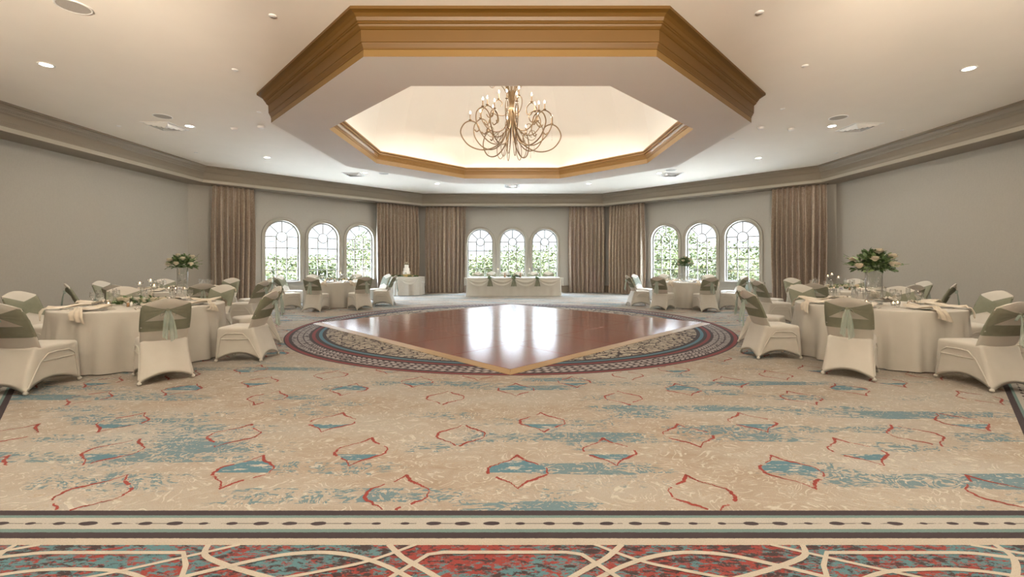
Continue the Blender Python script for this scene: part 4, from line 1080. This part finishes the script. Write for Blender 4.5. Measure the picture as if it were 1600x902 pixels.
def side_word(a):
    a = (math.degrees(a)+360) % 360
    names = ['right side', 'far right side', 'far side', 'far left side', 'left side', 'near left side', 'near side', 'near right side']
    return names[int(((a+22.5) % 360)//45)]
tdesc = {'front left': 'left front round table', 'rear left': 'round table by left wall', 'back left': 'round table before left windows',
         'front right': 'right front round table', 'rear right': 'round table by right wall', 'back right': 'round table before right windows'}
ci = 0
for ti, (key, tx, ty, a0, cp_kind) in enumerate(tables):
    T = tdesc[key]; rnd = random.Random(100+ti)
    TBL.put((tx, ty, 0), 0, 'round banquet table under cream cloth, the '+T, 'round banquet tables')
    cl = make_round_cloth(RT+.015, 20+ti).build('tablecloth', M['linen']); cl.location = (tx, ty, 0)
    tag(cl, 'cream floor length cloth on the '+T, 'tablecloth', 'round tablecloths')
    sgn = 1 if a0 == -88 else -1
    for k in range(8):
        a = math.radians(a0+45*k+rnd.uniform(-2.5, 2.5)); d = 1.36+rnd.uniform(-.02, .03)
        sw = side_word(math.radians(a0+45*k))
        CHAIRS[ci % 3].put((tx+d*cos(a), ty+d*sin(a), 0), a+PI/2+math.radians(rnd.uniform(-4, 4)), 'cream chair with sage bow, %s of the %s' % (sw, T), 'chairs at the '+T)
        ci += 1
        # setting: local frame with +y pointing outwards to the guest
        o = Vector((cos(a), sin(a))); tt = Vector((-sin(a), cos(a)))
        def at(out, side, z=0.0): p = Vector((tx, ty))+o*out+tt*side; return (p.x, p.y, ZTAB+.001+z)
        rzo = a-PI/2
        PLA.put(at(.70, 0), rzo, 'white dinner plate at the %s of the %s' % (sw, T), 'dinner plates')
        NAPS[(ci+k) % 3].put(at(.70, rnd.uniform(-.015, .015)), rzo, 'champagne satin napkin draped at the %s of the %s' % (sw, T), 'satin napkins')
        GOB.put(at(.50, -.13), 0, 'stemmed wine glass at the %s of the %s' % (sw, T), 'wine glasses')
        FLU.put(at(.46, -.04+rnd.uniform(-.02, .02)), 0, 'champagne flute at the %s of the %s' % (sw, T), 'champagne flutes')
        FRK.put(at(.71, .165), rzo+PI, 'silver fork at the %s of the %s' % (sw, T), 'forks')
        KNF.put(at(.71, -.165), rzo+PI, 'silver knife at the %s of the %s' % (sw, T), 'table knives')
    zt = ZTAB+.001
    if cp_kind == 'garland':
        gx = tx+.02; gy = ty-.03
        arrangement('flower_garland', 'low greenery garland with cream roses on the '+T, (gx, gy, zt), .42, .10, 60+ti, 6, flat=True)
        for q, (dx, dy, si) in enumerate(((-.18, .15, 0), (-.06, .19, 1), (.04, .13, 2))):
            CS[si].put((gx+dx, gy+dy, zt), 0, '%s glass stem with lit tealight, %s' % (('left', 'tallest', 'right')[q], T), 'glass candle stems')
        VOT.put((gx-.30, gy-.20, zt), 0, 'small glass votive with lit candle, left on the '+T, 'votive candles')
        VOT.put((gx+.26, gy-.19, zt), 0, 'small glass votive with lit candle, right on the '+T, 'votive candles')
        PEPPER.put((gx+.0, gy-.24, zt), 0, 'brown pepper shaker on the '+T, 'pepper shakers'); SALT.put((gx+.05, gy-.25, zt), 0, 'white salt shaker on the '+T, 'salt shakers')
    else:
        vx, vy = tx, ty
        if key == 'back right': vx, vy = tx-.0, ty
        CYL.put((vx, vy, zt), 0, 'tall clear glass cylinder vase on the '+T, 'cylinder vases')
        arrangement('flower_arrangement', 'cream rose and greenery arrangement atop the vase on the '+T, (vx, vy, zt+.49), .29 if key != 'back right' else .24, .27, 60+ti, 9)
        for q, (dx, dy) in enumerate(((.18, -.18), (-.2, -.12), (.05, -.26))):
            VOT.put((vx+dx, vy+dy, zt), 0, 'glass votive with lit candle, %s by vase on the %s' % (('right', 'left', 'front')[q], T), 'votive candles')
        SALT.put((vx+.27, vy-.27, zt), 0, 'white salt shaker on the '+T, 'salt shakers'); PEPPER.put((vx+.22, vy-.30, zt), 0, 'brown pepper shaker on the '+T, 'pepper shakers')
    nx = {'rear left': .10, 'rear right': -.10}.get(key)
    if nx is not None: TNUM.put((tx+nx*2.0, ty-.33, zt), 0, 'small white table number card on the '+T, 'table number cards')

# ------------------------------------------------------------------ head table
HX, HYF, HW, HDp, HZT = .055, 17.14, 3.70, .76, .735
ht = thing('head_table', 'long head table under cream cloth before the centre windows', 'table', (HX, HYF+HDp/2, 0))
m = MB(); m.box(-HW/2+.03, HW/2-.03, -HDp/2+.03, HDp/2-.03, HZT-.03, HZT-.008); m.build('tabletop', M['wood_under'], ht)
for x in (-1.6, -.2, .2, 1.6):
    for y in (-.3, .3): m = MB(); m.tube([(x, y, 0), (x, y, HZT-.03)], .014, 6); m.build('leg', M['dark'], ht)
def rect_loop(hw_, hd_, n=200):
    per = 4*(hw_+hd_); o = []
    for i in range(n):
        s = per*i/n
        if s < 2*hw_: o.append((-hw_+s, -hd_, 0, -1))
        elif s < 2*hw_+2*hd_: o.append((hw_, -hd_+s-2*hw_, 1, 0))
        elif s < 4*hw_+2*hd_: o.append((hw_-(s-2*hw_-2*hd_), hd_, 0, 1))
        else: o.append((-hw_, hd_-(s-4*hw_-2*hd_), -1, 0))
    return o
n = 240; rows = []
lp = rect_loop(HW/2, HDp/2, n)
for s_ in (.03, .5, .98): rows.append([(x*s_, y*s_, HZT) for x, y, a, b in lp])
for j in range(11):
    k = j/10; row = []
    for i, (x, y, a, b) in enumerate(lp):
        f = .5*sin(i*.42)+.3*sin(i*.9+1)+.4*sin(i*.13); d = .012*f*k+.03*k
        row.append((x+a*d, y+b*d, HZT-.006-(HZT-.006-.01)*k))
    rows.append(row)
m = MB(); m.grid(rows, closed_u=True, flip=True); m.add(rows[0], [tuple(range(n))], 0)
c = m.build('tablecloth', M['linen']); c.location = (HX, HYF+HDp/2, 0); tag(c, 'cream floor length cloth on the long head table', 'tablecloth')
def swag(x0, x1, y, z0, drop, parent_mat, label, group, curve=None):
    m = MB(); NX, NV = 26, 12; rows = []
    for i in range(NX+1):
        q = i/NX; s = 4*q*(1-q); row = []
        for j in range(NV+1):
            v = j/NV; z = z0+.004-(.05+drop*s)*v-.02*s*v; d = .018+.012*sin(v*14)*(.35+.65*s)*v**.3+.012*s*v
            x = x0+(x1-x0)*q
            if curve: px, py = curve(x, d)
            else: px, py = x, y-d-.008
            row.append((px, py, z))
        rows.append(row)
    m.grid(rows, flip=True)
    o = m.build('swag', parent_mat); return tag(o, label, 'swag', group)
fy = HYF-.015
xs = [-1.84, -.93, .0, .92, 1.86]
for i in range(4):
    swag(HX+xs[i], HX+xs[i+1], fy, HZT, .27-.02*(i % 2), M['chiffon'], '%s cream chiffon swag along the front of the head table' % ('leftmost', 'second from left', 'third from left', 'rightmost')[i], 'head table swags')
for sg, nm in ((-1, 'left'), (1, 'right')):
    m = MB(); rows = []
    for i in range(9):
        q = i/8; rows.append([(sg*(.02+.10*abs(sin(j*.9))*(1-q*.3)+.02*q), -.02-.05*j/6+.02*sin(j*2), -.30*q-.02*j/6) for j in range(7)])
    m.grid(rows); o = m.build('cloth_tail', M['chiffon']); o.location = (HX+sg*(HW/2-.02), fy+.03, HZT); tag(o, 'white chiffon tail bunched at the %s end of the head table' % nm, 'cloth', 'chiffon tails')
for i, x in enumerate((-.93, .0, .92)):
    rnd = random.Random(300+i)
    b = thing('greenery_bow', 'sage bow with green sprig, %s on the head table front' % ('left', 'centre', 'right')[i], 'bow', (HX+x, fy-.03, HZT-.02), 0, 'bows on the head table')
    m = MB()
    for k in range(60): leaf(m, (rnd.uniform(-.06, .06), rnd.uniform(-.04, -.01), rnd.uniform(-.06, .05)), (rnd.uniform(-1, 1), rnd.uniform(-1, 0), rnd.uniform(-.4, 1)), .07, .035, 0 if rnd.random() < .6 else 1, rnd)
    m.build('sprig', [M['leaf'], M['leaf_pale']], b)
    for sg in (-1, 1):
        rows = []
        for q in range(13):
            f = q/12; wd = .02+.055*f**.5; rows.append([(sg*.045*f+(j/4-1)*wd, -.045-.012*sin(j*1.6+f*3)-.01*f, -.02-.30*f) for j in range(9)])
        m = MB(); m.grid(rows); m.build('bow_tail', M['sash'], b)
for i, u in enumerate((747.4, 767.8, 788.7, 811, 832.6, 856.8)):
    Yc = 18.28; x = (u-VX)/F_PX*18.6+.038
    CHAIRS[i % 3].put((x, Yc, 0), PI, 'cream chair with sage sash behind the head table, %s from left' % ('first', 'second', 'third', 'fourth', 'fifth', 'sixth')[i], 'chairs behind the head table')
    w6 = ('first', 'second', 'third', 'fourth', 'fifth', 'sixth')[i]
    PLA.put((x, HYF+.50, HZT+.001), 0, 'white dinner plate on the head table, %s from left' % w6, 'dinner plates')
    GOB.put((x+.16, HYF+.34, HZT+.001), 0, 'wine glass on the head table, %s from left' % w6, 'wine glasses')
    if i in (1, 2, 3, 4): FLU.put((x-.15, HYF+.33, HZT+.001), 0, 'champagne flute on the head table by plate %s from left' % w6, 'champagne flutes')
for u, nm in ((778, 'left'), (827.5, 'right')): CS[1].put(((u-VX)/F_PX*17.3+.038, HYF+.18, HZT+.001), 0, 'tall glass candle stem on the head table, %s one' % nm, 'glass candle stems')
jar = proto('ceramic_jar', 'jar'); lathe_part('body', [(.001, 0), (.035, 0), (.045, .05), (.03, .10), (.026, .11)], M['brown_glass'], jar); 
m = MB()
for k in range(14): leaf(m, (0, 0, .1), (R_.uniform(-.6, .6), R_.uniform(-.6, .6), 1), .07, .02)
m.build('stems', [M['bronze']], jar); JAR = Stamp(jar)
for u, nm in ((789, 'left'), (813, 'right')): JAR.put(((u-VX)/F_PX*17.3+.038, HYF+.2, HZT+.001), 0, 'brown jar with dried stems on the head table, %s one' % nm, 'brown jars')
arrangement('flower_garland', 'small greenery cluster at the centre of the head table', (HX, HYF+.12, HZT+.001), .22, .10, 77, 1, flat=True)

# ------------------------------------------------------------------ cake table
CX_, CYY, CR = -4.36, 17.98, .70
ct = thing('cake_table', 'small round table under a cream cloth with swags, holding the cake', 'table', (CX_, CYY, 0))
m = MB(); m.lathe([(.001, ZTAB-.030), (CR-.03, ZTAB-.030), (CR-.03, ZTAB-.012), (.001, ZTAB-.012)], n=40, caps=False); m.build('tabletop', M['wood_under'], ct)
for a in range(4):
    x, y = .35*cos(a*PI/2+.78), .35*sin(a*PI/2+.78); m = MB(); m.tube([(x, y, 0), (x, y, ZTAB-.03)], .014, 8); m.build('leg', M['dark'], ct)
cl = make_round_cloth(CR, 91).build('tablecloth', M['linen']); cl.location = (CX_, CYY, 0); tag(cl, 'cream floor length cloth on the round cake table', 'tablecloth', 'round tablecloths')
def curve_f(x, d): return (CX_+(CR+.012+d)*cos(x), CYY+(CR+.012+d)*sin(x))
for i in range(6):
    a0 = -PI/2-.12+i*PI/3-PI/3*1; swag(a0, a0+PI/3, 0, ZTAB, .22, M['chiffon'], 'white chiffon swag round the cake table, %s' % ('front left', 'front right', 'right', 'far right', 'far left', 'left')[i], 'cake table swags', curve_f)
ck = thing('wedding_cake', 'white three tier wedding cake topped with cream flowers', 'cake', (CX_+.03, CYY-.1, ZTAB+.001))
m = MB(); m.lathe([(.001, 0), (.17, 0), (.175, .012), (.165, .02), (.165, .085), (.17, .095), (.165, .105), (.001, .105)], n=36, caps=False); m.build('cake_stand', M['gold'], ck)
z = .106
for r, h in ((.155, .12), (.125, .13), (.085, .13)):
    m = MB(); m.lathe([(.001, z), (r, z), (r+.002, z+.006), (r, z+.012), (r, z+h-.012), (r-.012, z+h), (.001, z+h)], n=40, caps=False); m.build('tier', M['cake'], ck); z += h
for i in range(6):
    a = i*2*PI/5; m = MB(); rose(m, (.055*cos(a) if i < 5 else 0, .055*sin(a) if i < 5 else 0, z+.035+(.05 if i == 5 else 0)), .055); m.build('flower', M['rose'], ck)
m = MB()
for k in range(24):
    a = R_.uniform(0, 6.28); leaf(m, (.05*cos(a), .05*sin(a), z+.02), (cos(a), sin(a), .3), .07, .03)
for k in range(16): leaf(m, (R_.uniform(-.03, .05), -.158, .13+R_.uniform(-.01, .03)), (R_.uniform(-1, 1), -1, R_.uniform(-.5, .8)), .045, .02)
m.build('leaves', [M['leaf']], ck)
for dx, dy, nm in ((.42, -.2, 'right'), (.33, -.38, 'front right'), (-.45, -.22, 'left')): VOT.put((CX_+dx, CYY+dy, ZTAB+.001), 0, 'small votive candle on the cake table, '+nm, 'votive candles')
arrangement('flower_garland', 'greenery sprigs with a rose on the left of the cake table', (CX_-.28, CYY-.36, ZTAB+.001), .22, .06, 81, 1, flat=True)
arrangement('flower_garland', 'greenery sprigs with a rose on the right of the cake table', (CX_+.36, CYY-.32, ZTAB+.001), .18, .05, 82, 1, flat=True)
PLA.put((CX_-.05, CYY-.50, ZTAB+.001), 0, 'white plate at the front of the cake table', 'dinner plates')

# ------------------------------------------------------------------ outdoors
m = MB(); m.add([(-70, 19.5, -.12), (70, 19.5, -.12), (70, 120, -.5), (-70, 120, -.5)], [(0, 1, 2, 3)], 0, False)
m.add([(-70, -10, -.12), (-10.7, -10, -.12), (-10.7, 19.5, -.12), (-70, 19.5, -.12)], [(0, 1, 2, 3)], 0, False)
m.add([(10.7, -10, -.12), (70, -10, -.12), (70, 19.5, -.12), (10.7, 19.5, -.12)], [(0, 1, 2, 3)], 0, False)
M['stone'] = plain('pale_bounce_slab', (0.50, 0.48, 0.45), 0.8, nscale=1.5)  # unseen pale slab added to bounce daylight up onto the ceiling
tr_ = MB(); tr_.box(-16, 16, 19.6, 27.0, -.11, -.06); struct(tr_.build('trim_bounce_slab', M['stone']), 'added pale bounce slab outside the windows, out of view')
for sg in (-1, 1):
    q_ = MB(); q_.add([(sg*10.6, 12, -.07), (sg*16, 12, -.07), (sg*16, 19.6, -.07), (sg*5.0, 19.6, -.07)], [(0, 1, 2, 3)], 0, False); struct(q_.build('trim_bounce_slab', M['stone']), 'added pale bounce slab outside the corner windows, out of view')
lw = m.build('ground', M['lawn']); struct(lw, 'sunlit lawn outside the windows')
def bush_proto(seed, n, rx, rz, kind):
    rnd = random.Random(seed); t = proto(kind, 'tree' if 'tree' in kind else 'shrub'); m = MB()
    zb = rz if kind == 'garden_shrub' else rz*1.5
    for i in range(n):
        a = rnd.uniform(0, 2*PI); e = math.asin(rnd.uniform(-.95, 1)); r = rnd.uniform(.55, 1)**.5*(1+.22*sin(a*3+e*4+seed))
        c = Vector((cos(a)*cos(e)*rx*r, sin(a)*cos(e)*rx*r, zb+sin(e)*rz*r))
        if c.z < -.1: continue
        leaf(m, c, (rnd.uniform(-1, 1), rnd.uniform(-1, 1), rnd.uniform(-.3, 1)), rnd.uniform(.13, .24), .12, 0, rnd)
    m.build('foliage', M['shrub'], t)
    m = MB(); m.tube([(0, 0, -.2), (.03, .02, zb*.6), (.0, .05, zb)], [.09, .07, .03], 8)
    for q in range(4): m.tube([(0, 0, zb*.5), (cos(q*1.6)*rx*.5, sin(q*1.6)*rx*.5, zb+.2)], [.04, .015], 6)
    m.build('trunk', M['bark'], t); return Stamp(t)
SHR = [bush_proto(1, 2600, 2.3, 1.25, 'garden_shrub'), bush_proto(2, 2600, 1.9, 1.0, 'garden_shrub')]
TRE = bush_proto(3, 2400, 1.5, 1.5, 'garden_tree')
def out_at(u, Y_): return ((u-VX)/F_PX*Y_+.038, Y_, -.25)
for i, (u, Y_, k, nm) in enumerate(((738, 31, 1, 'behind the left centre window'), (768, 33, 1, 'left, between the centre windows'), (800, 31.5, 0, 'behind the middle centre window'), (836, 30.5, 0, 'behind the right centre window'), (868, 32, 0, 'right of the centre windows'),
        (430, 27, 1, 'beyond the leftmost window'), (470, 29, 1, 'beyond the left windows, left'), (520, 30, 1, 'beyond the left windows, middle'), (570, 29, 0, 'beyond the left windows, right'),
        (1020, 26, 0, 'beyond the right windows, far left'), (1055, 25, 0, 'beyond the right windows, left'), (1092, 26, 0, 'beyond the right windows, middle'), (1135, 24, 0, 'beyond the right windows, right'), (1180, 24, 0, 'beyond the rightmost window'))):
    SHR[k].put(out_at(u, Y_), i*1.1, 'green garden shrub outside, '+nm, 'shrubs outside')
for i, (u, Y_, nm) in enumerate(((1045, 28, 'behind the first right window'), (1062, 30, 'between the right windows'), (570, 34, 'behind the third left window'))):
    TRE.put(out_at(u, Y_), i*2.0, 'small leafy tree outside, '+nm, 'trees outside')
b = thing('building', 'pale building outside the leftmost window', 'building', out_at(405, 42))
m = MB(); m.box(-6, 2.2, 0, 6, 0, 5.8); m.build('wall', M['stucco'], b)
for x in (-4.5, -2.5, -.5, 1.2):
    for z in (1.6, 3.6): m = MB(); m.box(x-.4, x+.4, -.05, .0, z, z+1.1); m.build('window', M['dark'], b)
m = MB(); m.box(-6.3, 2.5, -.3, 6.3, 5.8, 6.1); m.build('roof', M['bark'], b)
